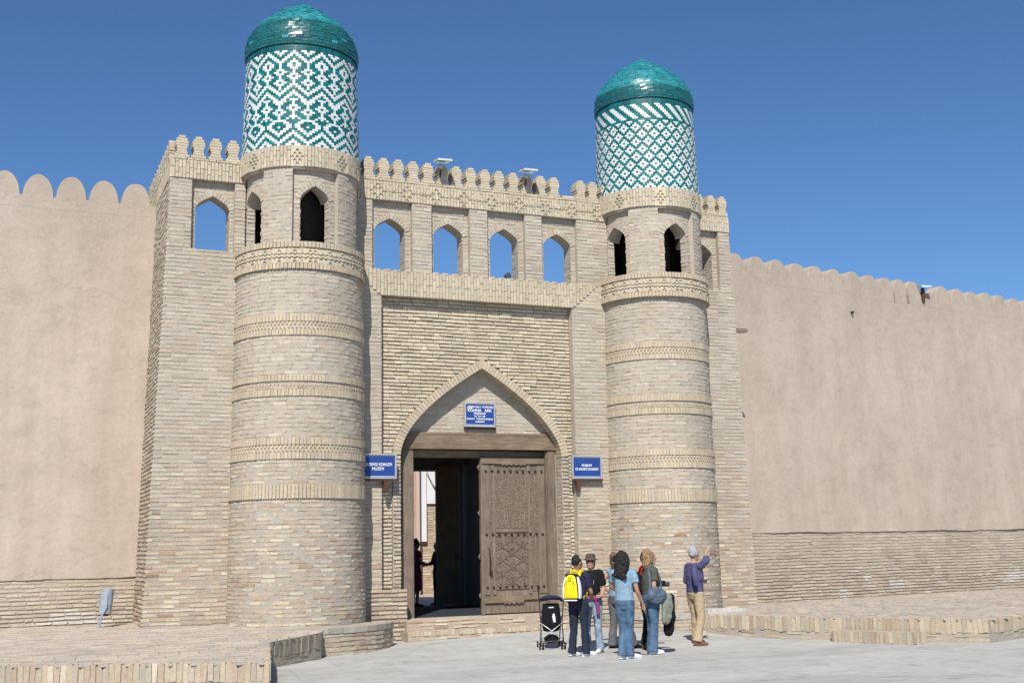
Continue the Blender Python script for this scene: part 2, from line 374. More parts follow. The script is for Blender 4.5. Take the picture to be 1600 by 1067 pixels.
# ------------------------------------------------------------ terraces (raised brick walkways)
def hmap(z0, slope=None):
    return lambda u, v, d: (u, v, (z0(u, v) if callable(z0) else z0)+d)
def edge_map(p, q, zt=None):
    p, q = Vector(p), Vector(q); t = (q-p).normalized(); nrm = Vector((t.y, -t.x))
    return (lambda u, v, d: (p.x+t.x*u+nrm.x*d, p.y+t.y*u+nrm.y*d, v)), (q-p).length
def in_poly(x, y, poly):
    c = False; n = len(poly)
    for i in range(n):
        x1, y1 = poly[i]; x2, y2 = poly[(i+1) % n]
        if (y1 > y) != (y2 > y) and x < (x2-x1)*(y-y1)/(y2-y1)+x1: c = not c
    return c
def span(poly, v):
    xs_ = []; n = len(poly)
    for i in range(n):
        x1, y1 = poly[i]; x2, y2 = poly[(i+1) % n]
        if (y1 > v) != (y2 > v): xs_.append((x2-x1)*(v-y1)/(y2-y1)+x1)
    xs_.sort(); return [(xs_[i], xs_[i+1]) for i in range(0, len(xs_)-1, 2)]
def slabtop(parent, poly, zf, name='terrace_core', z_low=-0.3):
    mb = MB(); n = len(poly)
    tris = tessellate_polygon([[Vector((a, b, 0)) for a, b in poly]])
    V = [(a, b, zf(a, b)-.022) for a, b in poly]+[(a, b, z_low) for a, b in poly]
    mb.add(V, [tuple(t) for t in tris]+[(i, (i+1) % n, (i+1) % n+n, i+n) for i in range(n)], (0.37, 0.325, 0.27))
    return mb.obj(name, 'mortar', parent)
def tcol():
    q = R.random(); b = (0.46, 0.40, 0.335) if q < .5 else ((0.50, 0.42, 0.33) if q < .8 else (0.40, 0.355, 0.30))
    k = R.uniform(.9, 1.08); return tuple(c*k for c in b)
def paving_tiles(poly, zf, L=0.27, H=0.135):
    P = lay(hmap(zf), min(p[1] for p in poly), max(p[1] for p in poly), lambda v: span(poly, v), L=L, H=H, gap=0.012, prot=(0.004, 0.013), d0=-0.02, wobble=False, jit=0.004)
    return [(v, tcol()) for v, t in P]
def scol():
    q = R.random(); b = (0.455, 0.38, 0.275) if q < .45 else ((0.42, 0.33, 0.24) if q < .72 else ((0.40, 0.34, 0.265) if q < .88 else (0.52, 0.45, 0.34)))
    k = R.uniform(.92, 1.06); return tuple(c*k for c in b)
def edge_bricks(p, q, ztop, zlow, W=0.078, hs=0.24, rough=1.0):
    mp, L = edge_map(p, q); P = []
    n = int(L/W)
    for i in range(n):
        u = i*L/n; zt = ztop+R.uniform(-.014, .004)*rough; hh = hs+R.uniform(-.02, .015)*rough
        P.append(piece(mp, u+R.uniform(.002, .008), u+L/n-R.uniform(.002, .008), zt-hh, zt, -0.06, R.uniform(.0, .022)*rough, scol(), 0.007))
    if ztop-hs-zlow > .04:
        Q = lay(mp, zlow, ztop-hs-.01, lambda v: [(0, L)], prot=(-.01, .012), d0=-.06, zc=1.0, jit=.006)
        P += [(v, scol()) for v, t in Q]
    return P
# left terrace
tL = thing('terrace', '', 'x', (1.5, -3, 0)); del tL['label']; del tL['category']; tL['kind'] = 'structure'
zL = lambda x, y: 0.355+0.155*min(1, max(0, (y+5)/6.0))
polyL = [(-7, -1.9), (0.15, -4.62), (3.24, -6.24), (3.88, -3.16), (4.97, -2.02), (5.5, -0.5), (5.2, 1.4), (-7, 2.0)]
slabtop(tL, polyL, zL)
P = paving_tiles(polyL, lambda x, y: zL(x, y))
emit(P, tL, 'paving_brick', 'brick_paving', limit=290)
P = edge_bricks((-7, -1.9), (0.15, -4.62), .365, 0)+edge_bricks((0.15, -4.62), (3.24, -6.24), .365, 0)
P += edge_bricks((3.24, -6.24), (3.88, -3.16), .37, 0)+[(v, (t[0]*.72, t[1]*.75, t[2]*.8)) for v, t in edge_bricks((3.88, -3.16), (4.97, -2.02), .385, 0, W=.07, hs=.22)]
emit(P, tL, 'edge_brick', 'edge_brickwork', limit=290)
# right terrace
tR = thing('terrace', '', 'x', (15, -3, 0)); del tR['label']; del tR['category']; tR['kind'] = 'structure'
rim = [(12.45, -1.72), (13.1, -3.45), (13.7, -4.25), (14.25, -5.3), (15.15, -6.15), (16.5, -5.7), (22, -5.2), (40, -4)]
zR = lambda x, y: 0.385-0.04*min(1, max(0, (y+1)/3))
polyR = rim+[(40, 7), (12.8, 2.4), (11.9, 1.5), (11.9, -1.5)]
slabtop(tR, polyR, zR)
P = paving_tiles([p for p in rim[:6]]+[(24, -5.1), (24, 4), (12.8, 2.2), (11.9, -1.5)], zR, 0.28, 0.14)
emit(P, tR, 'paving_brick', 'brick_paving', limit=290)
P = []
for a, b in zip(rim, rim[1:-1]): P += edge_bricks(a, b, .395, -.05)
emit(P, tR, 'edge_brick', 'edge_brickwork', limit=290)
st = thing('step', 'low step of upright bricks against the edge of the right terrace', 'step', (14.0, -5.0, 0))
sp = [(13.55, -4.12), (13.38, -4.38), (13.90, -5.72), (14.35, -5.55)]
mb = MB(); mb.prism([(a, b) for a, b in sp], -.05, .19, lambda u, v, d: (u, v, d), (0.42, 0.36, 0.28)); mb.obj('step_core', 'mortar', st)
P = edge_bricks(sp[0], sp[1], .2, 0, hs=.2)+edge_bricks(sp[1], sp[2], .2, 0, hs=.2)+edge_bricks(sp[2], sp[3], .2, 0, hs=.2)
emit(P, st, 'brick', 'brickwork', limit=60)
# curved benches round the tower feet
def bench(cx, cy, r, zt, a0, a1, label, cap=0.10, zl=0.0):
    t = thing('bench', label, 'bench', (cx, cy-r, 0)); r_in = 1.2
    mb = MB(); n = 40
    prof = [(r_in, zt), (r-.01, zt), (r-.01, -.3)]; mb.lathe(prof, (cx, cy), n, radians(a0), radians(a1), (0.40, 0.35, 0.28))
    for a in (a0, a1):
        a = radians(a); mb.quad(*[(cx+rr*sin(a), cy-rr*cos(a), zz) for rr, zz in ((r_in, zt), (r-.01, zt), (r-.01, -.3), (r_in, -.3))], tint=(0.40, 0.35, 0.28))
    mb.obj('bench_core', 'mortar', t)
    mp = cmap(cx, cy, lambda z: r, r); P = soldiers(mp, zt-cap, zt+.004, radians(a0)*r, radians(a1)*r, W=.26, prot=(.005, .018), kind='wall')
    P = [(v, tuple(c*k for c in (0.36, 0.33, 0.28))) for v, tt in P for k in (R.uniform(.85, 1.1),)]
    Q = lay(mp, zl-.02, zt-cap, lambda v: [(radians(a0)*r, radians(a1)*r)], prot=(-.004, .008), zc=1.0)
    P += [(v, tuple(c*.85 for c in tt)) for v, tt in Q]
    emit(P, t, 'brick', 'brickwork', limit=280); return t
bench(5.0, 0.05, 1.80, 0.46, -75, 62, 'curved brick bench with grey capping round the foot of the left tower')
bench(12.64, 0.0, 1.78, 0.385, -80, 35, 'low curved brick bench round the foot of the right tower', cap=.08, zl=.05)
t = thing('stone_slab', 'pale broken stone slab lying at the foot of the right tower', 'stone', (13.3, -1.2, .38))
mb = MB()
for (x0, x1, y0, y1, h) in ((12.62, 13.25, -1.62, -1.38, .085), (13.2, 13.62, -1.5, -1.25, .06)):
    mb.prism([(x0, y0), (x1, y0+.05), (x1+.05, y1), ((x0+x1)/2, y1+.04), (x0+.02, y1-.02)], .37, .385+h, lambda u, v, d: (u, v, d))
mb.obj('slab', mat_plain('pale_stone', (0.50, 0.48, 0.44), .9, .1, .2, 12, bs=.6, bd=.01), t)

# ------------------------------------------------------------ city walls
def city_wall(label, A, Bp, Yfun, z_low, z_base, z_gap, z_top, merlons, mw, base_from, base_to, thick=1.0):
    """A..B: start and direction of the wall; Yfun(s, z) set-back normal to the wall"""
    A, Bp = Vector(A), Vector(Bp); t = (Bp-A).normalized(); L = (Bp-A).length; nr = Vector((t.y, -t.x))
    mp = lambda u, v, d: (A.x+t.x*u+nr.x*(d-Yfun(v)), A.y+t.y*u+nr.y*(d-Yfun(v)), v)
    W = thing('city_wall', label, 'wall', (A.x, A.y, 0))
    ds = 0.14; nu = int(L/ds); nv = int((z_gap-z_base)/ds); V = []; Fc = []
    for j in range(nv+1):
        z = z_base+(z_gap-z_base)*j/nv
        for i in range(nu+1):
            u = L*i/nu; fz = min(1, max(0, (z_gap-.28-z)/.6)); nz = fz*0.04*noise.noise(Vector((u*.55+9, z*.7, 1)))+fz*0.016*noise.noise(Vector((u*2.6, z*2.1, 5)))
            zz = z+(0.035*noise.noise(Vector((u*.8, 0, 7)))+.012*noise.noise(Vector((u*5, 0, 7))) if j == 0 else 0)
            V.append(mp(u, zz, nz))
    for j in range(nv):
        for i in range(nu): a = j*(nu+1)+i; Fc.append((a, a+1, a+nu+2, a+nu+1))
    k = len(V)
    for i in range(nu+1): V += [mp(L*i/nu, z_gap-.002, .0), mp(L*i/nu, z_gap, -thick), V[i], mp(L*i/nu, z_base, -.06)]
    for i in range(nu): Fc.append((k+4*i, k+4*i+4, k+4*i+5, k+4*i+1)); Fc.append((k+4*i+2, k+4*i+6, k+4*i+7, k+4*i+3))
    k2 = len(V); V += [mp(0, z_gap, -thick), mp(0, -.2, -thick), mp(L, -.2, -thick), mp(L, z_gap, -thick)]; Fc.append((k2, k2+1, k2+2, k2+3))
    meshobj('plaster_face', V, Fc, M['plaster'], W, smooth=True)
    mb = MB(); mb.prism([(0, z_low-.3), (L, z_low-.3), (L, z_base+.02), (0, z_base+.02)], -.6, -.034, mp, (0.40, 0.345, 0.28)); mb.obj('base_core', 'mortar', W)
    P = lay(mp, z_low, z_base-.01, lambda v: [(base_from, base_to)], prot=(-.031, -.025), d0=-.1, zc=2.2, jit=.006, gap=.016)
    out = []
    for v, c in P:
        q = noise.noise(Vector((v[4][0]*.6, v[4][2]*1.4, 4)))
        k = 1+.1*q; c = tuple(x*k*.62+y*.38 for x, y in zip(c, (0.43, 0.37, 0.30)))
        if q > .05 and v[4][2] > z_low+.5: c = tuple(a*.25+b*.75 for a, b in zip(c, (0.47, 0.39, 0.31)))
        elif noise.noise(Vector((v[4][0]*1.3+40, v[4][2]*2.5, 9))) > .33 and v[4][2] < z_low+.55: c = tuple(a*.4+b*.6 for a, b in zip(c, (0.60, 0.58, 0.55)))
        out.append((v, c))
    emit(out, W, 'brick', 'brickwork', limit=290)
    for u, zt, br in merlons:
        pts = []; n = 14; h = zt-z_gap
        for i in range(n+1):
            a = pi*i/n; x = -cos(a)*.5-.5*(1-2*i/n); wv = 1+.05*noise.noise(Vector((u*3, a, 0)))
            zz = h*(max(0, 1-abs(x)**2.3)**.62)*wv
            if br: zz = min(zz, h*.35+.08*noise.noise(Vector((u, a*2, 0))))
            pts.append((u+x*mw/2, z_gap+zz))
        poly = [(u-mw/2, z_gap-.24-.05*noise.noise(Vector((u, 1, 0))))]+pts+[(u+mw/2, z_gap-.24-.05*noise.noise(Vector((u, 5, 0))))]
        pl = []
        for q in poly:
            if not pl or math.hypot(q[0]-pl[-1][0], q[1]-pl[-1][1]) > .004: pl.append(q)
        pl = pl[::-1]
        mb = MB(); n = len(pl)
        # rounded rim: front inset ring
        cx_, cz_ = u, z_gap+h*.4
        ins = [((x-cx_)*.965+cx_, (z-cz_)*.965+cz_ if z > z_gap else z) for x, z in pl]
        fd = lambda b: .002
        rings = [[mp(a, b, -.40) for a, b in ins], [mp(a, b, -.36) for a, b in pl], [mp(a, b, fd(b)-.035) for a, b in pl], [mp(a, b, fd(b)) for a, b in ins]]
        V = sum(rings, []); Fc = []
        for r_ in range(3):
            for i in range(n): Fc.append((r_*n+i, r_*n+(i+1) % n, (r_+1)*n+(i+1) % n, (r_+1)*n+i))
        for tr in tessellate_polygon([[Vector((a, b, 0)) for a, b in ins]]): Fc.append(tuple(3*n+i for i in tr)); Fc.append(tuple(i for i in reversed(tr)))
        meshobj('merlon', V, Fc, M['plaster'], W, smooth=False, origin=mp(u, z_gap, 0))
    return W, mp
# left wall : plane Y ~1.45 (foot) .. 2.0 (top), X from -9 to 2.6
ml = [(9.22+x, 8.94+R.uniform(-.02, .02), False) for x in [-8.98+.593*i for i in range(0, 20)] if x < 2.35]
ml = [((-0.15+9.0)+.596*i, 8.94+R.uniform(-.015, .02), False) for i in range(-14, 5)]
WL, mpl = city_wall('pale mud-plastered city wall with rounded merlons left of the gate', (-9.0, 0), (2.62, 0), lambda z: 1.42+.60*max(0, z-.5)/8.0, .45, 1.33, 8.50, 8.94, ml, .565, 4, 11.55)
dR = Vector((27.7-16.3, 2.0)).normalized()
A = Vector((14.6, 2.0-.175*1.7)); 
mr = []
for x in [16.2-.70*2, 16.2-.7, 16.2, 16.93, 17.63, 18.32, 18.98, 19.67, 20.36, 21.01, 21.63, 22.21, 22.73, 23.35, 23.98, 24.65, 25.28, 25.93, 26.55, 27.23]+[27.9+.67*i for i in range(12)]:
    mr.append(((x-A.x)/dR.x, 8.66+R.uniform(-.02, .025), abs(x-23.35) < .01))
WR, mpr = city_wall('long mud-plastered city wall with small merlons right of the gate', (A.x, A.y), (A.x+dR.x*22, A.y+dR.y*22), lambda z: -.30+.35*max(0, z-.5)/8.0, .28, 1.93, 8.24, 8.66, mr, .655, 0, 16)
# timber stub, drain hole
mb = MB(); q0 = mpr((15.95-A.x)/dR.x, 6.78, 0)
mb.add([(14.6, .48, 6.33), (15.26, .50, 6.36), (15.25, .50, 6.44), (14.6, .48, 6.44), (14.6, .36, 6.33), (15.30, .36, 6.36), (15.28, .37, 6.44), (14.6, .36, 6.44)], BF6)
tag(mb.obj('timber_stub', 'wood', None, origin=(14.95, .42, 6.35)), 'weathered timber end sticking out beside the right wing of the gate', 'beam')
mb = MB(); c = mpr((20.14-A.x)/dR.x, 7.55, .02); mb.tube([Vector(c), Vector(c)+Vector((.0, -.07, -.02))], .035, 8)
tag(mb.obj('drain_spout', 'lamp_dark', None, origin=c), 'small dark spout end high on the right city wall', 'pipe')
t = thing('floodlight', 'white floodlight on a rusty bracket on the right city wall', 'floodlight', mpr((23.1-A.x)/dR.x, 8.3, 0))
c = Vector(mpr((23.1-A.x)/dR.x, 8.5, 0)); mb = MB()
mb.add([tuple(c+Vector(q)*.62) for q in ((-.25, -.35, -.02), (.28, -.35, .02), (.28, .05, .12), (-.25, .05, .08), (-.3, -.3, .06), (.3, -.3, .10), (.3, .1, .2), (-.3, .1, .16))], BF6); mb.obj('housing', 'lamp_white', t)
mb = MB(); mb.box(c.x-.06, c.x+.03, c.y-.08, c.y-.02, 8.12, 8.5); mb.obj('bracket', 'rust', t)

# ------------------------------------------------------------ towers
def tower(cx, cy, label, rb, rt_, rr, rings, pattern, thetas, split, side):
    T = thing('tower', label, 'tower', (cx, cy-rb, 0), 'twin gate towers')
    rf = lambda z: rb+(rt_-rb)*min(1, max(0, (z-.5)/6.2))
    mb = MB(); mb.lathe([(rf(z)-.014, z) for z in np.linspace(-.1, 6.66, 12)], (cx, cy), 64, -pi*.95, pi*.95, (1, 1, 1))
    mb.t = [mcol(v[2]) for v in mb.v]; mb.obj('masonry_core', 'mortar', T, smooth=True)
    mp = cmap(cx, cy, rf, rb); A0, A1 = radians(-112)*rb, radians(112)*rb
    P = []; iv = lambda v: [(A0, A1)]
    segs = sorted([(r_[0], r_[-1]) for r_ in rings]); z = .40
    bands = []
    for a, b in segs:
        P += lay(mp, z, a-.006, iv); z = b+.006
    P += lay(mp, z, 6.67, iv)
    emit(P, T, 'brick', 'brickwork', limit=290)
    for k_, r_ in enumerate(sorted(rings)):
        B = []
        if len(r_) == 2: B = soldiers(mp, r_[0], r_[1], A0, A1, W=.066, prot=(.010, .018))
        else:
            B += soldiers(mp, r_[0], r_[1], A0, A1, W=.066, gap=.007, prot=(.006, .012))+soldiers(mp, r_[2], r_[3], A0, A1, W=.066, gap=.007, prot=(.006, .012))
            n = int((A1-A0)/.075); h = r_[2]-r_[1]
            for i in range(n):
                u = A0+i*(A1-A0)/n
                if k_ != 2:
                    B.append(bar(mp, u, r_[1]+h*.5, u+.07, r_[1]+h*.95, .042, .0, bcol(3, 'band'))); B.append(bar(mp, u+.07, r_[1]+h*.03, u, r_[1]+h*.47, .042, .0, bcol(3, 'band')))
                else:
                    B.append(piece(mp, u+.016, u+.06, r_[1]+h*.34, r_[1]+h*.68, -.02, .004, bcol(3, 'band')))
            B += [piece(mp, a, min(a+.26, A1), r_[1]+.004, r_[1]+h*.28, -.02, .004, bcol(3, 'band')) for a in np.arange(A0, A1, .27)] if k_ == 2 else []
        bands += B
    emit(bands, T, 'band_brick', 'decorative_bands', limit=290, minpx=25)
    # balcony band with zigzags 6.67 - 7.18
    rB = lambda z: rr+.085+.012*(z < 6.9)
    m2 = cmap(cx, cy, rB, rr); C = 2*pi*rr
    mb = MB(); mb.lathe([(rr-.3, 7.17), (rr+.06, 7.17), (rr+.06, 6.665), (rr-.3, 6.665)], (cx, cy), 64, tint=(.40, .35, .275))
    B = soldiers(m2, 7.07, 7.185, 0, C, W=.064, kind='band')+soldiers(m2, 6.675, 6.785, 0, C, W=.064, kind='band')
    B += [piece(m2, a, a+.255, 6.79, 7.065, -.03, -.002, bcol(7, 'frieze'), 0) for a in np.arange(0, C-.1, .26)]
    n = int(C/.085); st_ = C/n
    for i in range(n):
        u = i*st_
        for zz in (6.90, 6.965):
            c_ = bcol(7, 'frieze'); B.append(bar(m2, u, zz-.012, u+st_/2, zz+.018, .022, .014, c_)); B.append(bar(m2, u+st_/2, zz+.018, u+st_, zz-.012, .022, .014, c_))
        if i % 3 == 0:
            B += chevron(m2, u, 7.025, .026, .014)+chevron(m2, u, 6.835, .026, .014)
    for v, t_ in B: mb.add(v, BF, t_)
    mb.obj('zigzag_band', 'brick', T)
    # belvedere
    zs, hA, wA, pw = 8.02, .26, .305, .44; z0, z1, zp = 7.185, 8.60, 8.565; ri = rr-.255
    open_ = [radians(a) for a in thetas]
    def box_(mb, t0, t1, r0, r1, za0, za1, zb, tint):
        q = lambda th, r, z: (cx+r*sin(th), cy-r*cos(th), z)
        mb.add([q(t0, r0, za0), q(t1, r0, za1), q(t1, r0, zb), q(t0, r0, zb), q(t0, r1, za0), q(t1, r1, za1), q(t1, r1, zb), q(t0, r1, zb)], BF6, tint)
    br = set(np.linspace(-pi, pi, 61).tolist())
    for a in open_:
        for d in (-pw, pw, -wA, wA, *np.linspace(-wA, wA, 17).tolist()): br.add(a+d/rr)
    br = sorted(br); mb = MB(); mc = mcol(8)
    for t0, t1 in zip(br, br[1:]):
        if t1-t0 < 1e-5: continue
        tm = (t0+t1)/2; k = None
        for a in open_:
            if abs(tm-a) < pw/rr: k = a
        q_ = lambda th, z: (cx+(ri-.004)*sin(th), cy-(ri-.004)*cos(th), z)
        zl_ = zs+arch_h((t0-k)*rr, wA, hA) if k is not None and abs((tm-k)*rr) < wA else z0
        zr_ = zs+arch_h((t1-k)*rr, wA, hA) if k is not None and abs((tm-k)*rr) < wA else z0
        mb.quad(q_(t0, zl_), q_(t1, zr_), q_(t1, z1-.03), q_(t0, z1-.03), tint=(.06, .05, .042))  # near-black inner lining: the belvedere's interior shade is put into the colour
        if k is None: box_(mb, t0, t1, ri, rr-.013, z0, z0, z1, mc)
        else:
            d0_, d1_ = (t0-k)*rr, (t1-k)*rr
            if abs((tm-k)*rr) < wA: box_(mb, t0, t1, ri, rr-.105, zs+arch_h(d0_, wA, hA), zs+arch_h(d1_, wA, hA), z1, mc)
            else: box_(mb, t0, t1, ri, rr-.105, z0, z0, z1, mc)
            box_(mb, t0, t1, rr-.2, rr-.013, zp, zp, z1, mc)
    mb.lathe([(ri+.01, z0+.003), (0, z0+.003)], (cx, cy), 32, tint=(.12, .10, .08)); mb.lathe([(ri+.01, z1-.03), (0, z1-.03)], (cx, cy), 32, tint=(.06, .05, .04))  # floor and ceiling toned dark to carry the interior shade
    mb.lathe([(.42, z0), (.42, z1)], (cx, cy), 24, tint=(.06, .05, .042))  # added core cylinder, its near-black colour stands in for shade behind the openings
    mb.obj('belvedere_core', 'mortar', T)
    mP = cmap(cx, cy, lambda z: rr, rr); mQ = cmap(cx, cy, lambda z: rr-.092, rr)
    def iv_p(v):
        out = []; es = sorted([((a*rr)-pw, (a*rr)+pw) for a in open_]); x = -pi*rr
        for a, b in es: out.append((x, a)); x = b
        out.append((x, pi*rr)); return out
    def iv_q(v):
        out = []
        for a in open_:
            c_ = a*rr; w2 = wA+.10
            if v > zs+hA+.12: out.append((c_-pw, c_+pw)); continue
            if v < zs: hw = wA+.004
            else:
                hw = 0
                for s_ in np.linspace(0, w2, 50):
                    if zs+arch_h(s_, w2, hA+.12) > v: hw = s_
            out += [(c_-pw, c_-hw), (c_+hw, c_+pw)]
        return out
    P = lay(mP, z0, zp, iv_p, L=.25, H=.072)+lay(mQ, z0, zp, iv_q, L=.25, H=.072)
    for a in open_:
        P += voussoirs(mQ, a*rr, zs, wA, hA, .10, .004, .30, bw=.062)
        for s_ in (-1, 1):
            th = a+s_*(wA+.004)/rr
            mj = lambda u, v, d, th=th, s_=s_: (cx+u*sin(th)-s_*d*cos(th), cy-u*cos(th)-s_*d*sin(th), v)
            P += lay(mj, z0, zs+.01, lambda v: [(ri, rr-.10)], L=.25, H=.072, prot=(0.0, .022), d0=-.01)
    mb = MB()
    for v, t_ in P: mb.add(v, BF, t_)
    mb.obj('belvedere_brickwork', 'brick', T, kind='stuff')
    # frieze 8.6 - 9.0
    mF = cmap(cx, cy, lambda z: rr+.012, rr); mb = MB(); mb.lathe([(rr-.4, 8.59), (rr+.0, 8.59), (rr+.0, 9.0), (.3, 9.0)], (cx, cy), 64, tint=(.40, .35, .275))
    B = []
    n = 8; seg_ = C/n
    for i in range(n):
        uc = (i+.5)*seg_+radians(6)*rr
        B += soldiers(mF, 8.60, 9.0, uc-seg_/2, uc-.12, W=.064, seg=.20, stagger=1.5, kind='frieze')
        B += soldiers(mF, 8.60, 9.0, uc+.12, uc+seg_/2, W=.064, seg=.20, stagger=1.5, kind='frieze')
        B.append(piece(mF, uc-.12, uc+.12, 8.6, 9.0, -.02, .004, bcol(8.8, 'frieze'), 0))
        for a_ in range(-2, 3):
            for b_ in range(-2, 3):
                if (a_+b_) % 2 == 0 and abs(a_)+abs(b_) <= 2: B += chevron(mF, uc+a_*.045, 8.80+b_*.062, .026, .022)
    for v, t_ in B: mb.add(v, BF, t_)
    mb.obj('frieze', 'brick', T)
    # glazed drum 9.0 - 10.86
    nC, nR = (130 if side < 0 else 156), 45; zt0, zt1 = 9.0, 10.86; hh = (zt1-zt0)/nR
    rD = lambda z: rr+.0-(.055)*(z-9.0)/1.86
    mD = cmap(cx, cy, rD, rr); cu = C/nC; mb = MB(); mg = MB()
    mg.lathe([(rD(9.0)-.006, 9.0), (rD(10.95)-.006, 10.98)], (cx, cy), 76, tint=(.16, .22, .21)); mg.obj('drum_core', 'mortar', T, smooth=True)
    for j in range(nR):
        i = 0
        while i < nC:
            wt = pattern(i, j); q = i+1
            if q < nC and pattern(q, j) == wt and R.random() < .6: q += 1
            if wt: k = R.uniform(.88, 1.03); c_ = (.70*k, .72*k, .71*k)
            else:
                k = R.uniform(.6, 1.35); g_ = R.random(); c_ = (.004+.008*g_, .135*k+.02*g_, .125*k+.035*g_)
            s_ = R.uniform(-.0022, .0022)
            v, t_ = piece(mD, i*cu+.0025, q*cu-.0025, zt0+j*hh+.0025, zt0+(j+1)*hh-.0025, -.008, .004, c_, .0008)
            v[4] = tuple(Vector(v[4])+Vector((sin(i*cu/rr), -cos(i*cu/rr), 0))*s_)
            mb.add(v, BF, t_); i = q
    mb.obj('glazed_tiling', 'tile', T, kind='stuff')
    mb = MB(); n = 104
    for i in range(n):
        k = R.uniform(.6, 1.2); v, t_ = piece(mD, i*C/n+.004, (i+1)*C/n-.004, 10.865, 10.975, -.01, .006, (.008, .12*k, .125*k), .001); mb.add(v, BF, t_)
    mb.obj('tile_collar', 'tile', T)
    # dome
    prof = [(rr-.07, 10.95), (rr-.055, 10.975), (rr-.032, 10.985), (rr-.022, 11.06), (rr-.022, 11.16), (rr-.040, 11.30), (rr-.082, 11.42), (rr-.16, 11.55), (rr-.27, 11.69), (rr-.41, 11.82), (rr-.56, 11.945), (rr-.73, 12.06), (rr-.90, 12.16), (.11, 12.235), (0.02, 12.27)]
    D = MB(); D.lathe([(max(0, r-.012), z-.008) for r, z in prof], (cx, cy), 72, tint=(.008, .04, .04)); dome = D.obj('dome', 'mortar', T, smooth=True)
    # arc-length tiles
    Lp = [0]
    for a, b in zip(prof[2:], prof[3:]): Lp.append(Lp[-1]+math.hypot(b[0]-a[0], b[1]-a[1]))
    def pt(s_):
        for i in range(len(Lp)-1):
            if s_ <= Lp[i+1] or i == len(Lp)-2:
                f = (s_-Lp[i])/(Lp[i+1]-Lp[i]); a, b = prof[2+i], prof[3+i]; return a[0]+(b[0]-a[0])*f, a[1]+(b[1]-a[1])*f
    ht = .058; nr_ = int(Lp[-1]/ht); mb = MB()
    for j in range(nr_):
        (ra, za), (rb_, zb) = pt(j*ht+.003), pt((j+1)*ht-.003); rm = (ra+rb_)/2
        n = max(5, int(2*pi*rm/.135)); off = R.random()
        for i in range(n):
            t0, t1 = (i+off)*2*pi/n+.003/max(rm, .05), (i+1+off)*2*pi/n-.003/max(rm, .05)
            k = R.uniform(.8, 1.18); g_ = R.random()
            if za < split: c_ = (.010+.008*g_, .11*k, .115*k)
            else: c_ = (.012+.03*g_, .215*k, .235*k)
            if R.random() < .012: c_ = (.04, .27, .30)
            pr = [R.uniform(-.006, .008) for _ in range(4)]; nr = []
            dz, dr = zb-za, rb_-ra; Ln = math.hypot(dz, dr); on, oz = dz/Ln, -dr/Ln
            q = lambda th, r, z, e: (cx+(r+on*e)*sin(th), cy-(r+on*e)*cos(th), z+oz*e)
            vs = [q(t0, ra, za, -.012), q(t1, ra, za, -.012), q(t1, rb_, zb, -.012), q(t0, rb_, zb, -.012), q(t0, ra, za, pr[0]), q(t1, ra, za, pr[1]), q(t1, rb_, zb, pr[2]), q(t0, rb_, zb, pr[3])]
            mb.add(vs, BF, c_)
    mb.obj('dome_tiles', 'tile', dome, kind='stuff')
    return T
def tri(i, p): i = i % p; return min(i, p-i)
def patR(i, j):
    if j > 36: return ((i+j) % 6) in (0, 1, 2)
    if j >= 36: return False
    best = False
    j2 = j % 8; i2 = i % 6 if False else i
    i2 = (i*1) % 6
    for ci, cj in ((0, 0), (6, 0), (0, 8), (6, 8), (3, 4)):
        dx, dy = abs(i2-ci), abs(j2-cj)
        if dx+dy <= 2 and dx+dy > 0: best = True
    return best
def flower(i, j, ph):
    odd = (i//5) % 2; dx = abs((i % 5)-2); dy = abs(((j+(ph if odd else 0)) % 5)-2)
    return dx+dy <= 2 and dx+dy > 0
def patL(i, j):
    t = tri(i+3, 10)
    if j < 9: return ((j-t+24) % 4) in (0, 1)
    if j < 11+t//2: return ((j+t) % 5) in (2, 3)
    if j < 20+t//2: return flower(i, j, 2)
    if j < 26+t//2: return ((j-t+25) % 4) in (0, 1)
    if j < 38: return flower(i, j, 3)
    return ((j-t+26) % 4) in (0, 1)
TL = tower(5.03, 0.0, 'left gate tower with turquoise dome and zigzag glazed tiling', 1.25, 1.19, 1.11,
      [[5.48, 5.59, 5.73, 5.87], [4.40, 4.53, 4.66, 4.78], [3.30, 3.42, 3.55, 3.68], [2.62, 2.87]], patL, [2, -73, 80], 11.50, -1)
TR = tower(12.62, 0.0, 'right gate tower with turquoise dome and diamond glazed tiling', 1.185, 1.14, 1.11,
      [[5.40, 5.50, 5.64, 5.77], [4.29, 4.42, 4.55, 4.70], [3.21, 3.33, 3.46, 3.60], [2.54, 2.80]], patR, [3, -75, 80], 11.22, 1)

# ------------------------------------------------------------ gatehouse between and beside the towers
G = thing('gatehouse', 'buff brick gatehouse with arched portal, open gallery and crenellated parapet', 'gatehouse', (8.7, 0, 0))
pm = pmap(0); core = MB(); BR = []; BAND = MB(); mc7 = mcol(7)
GB = []
def addp(mb, P):
    if mb is BAND: GB.extend(P); return
    for v, t_ in P: mb.add(v, BF, t_)
X0, X1 = 6.63, 10.715
# piers either side of the portal
core.box(5.2, X0, .013, .8, -.2, 7.06, mcol(4)); core.box(X1, 12.2, .013, .8, -.2, 7.06, mcol(4))
def pier_iv(a, b): return lambda v: [(a, b)]
BR += lay(pm, .1, 6.60, pier_iv(5.9, X0)); BR += lay(pm, .1, 6.60, pier_iv(X1, 11.7))
for s_, xx in ((1, X0), (-1, X1)):   # inner returns of the piers
    mj = lambda u, v, d, s_=s_, xx=xx: (xx+s_*d, u, v)
    BR += lay(mj, 1.0, 6.55, lambda v: [(.0, .17)], prot=(-.004, .003), d0=-.01)
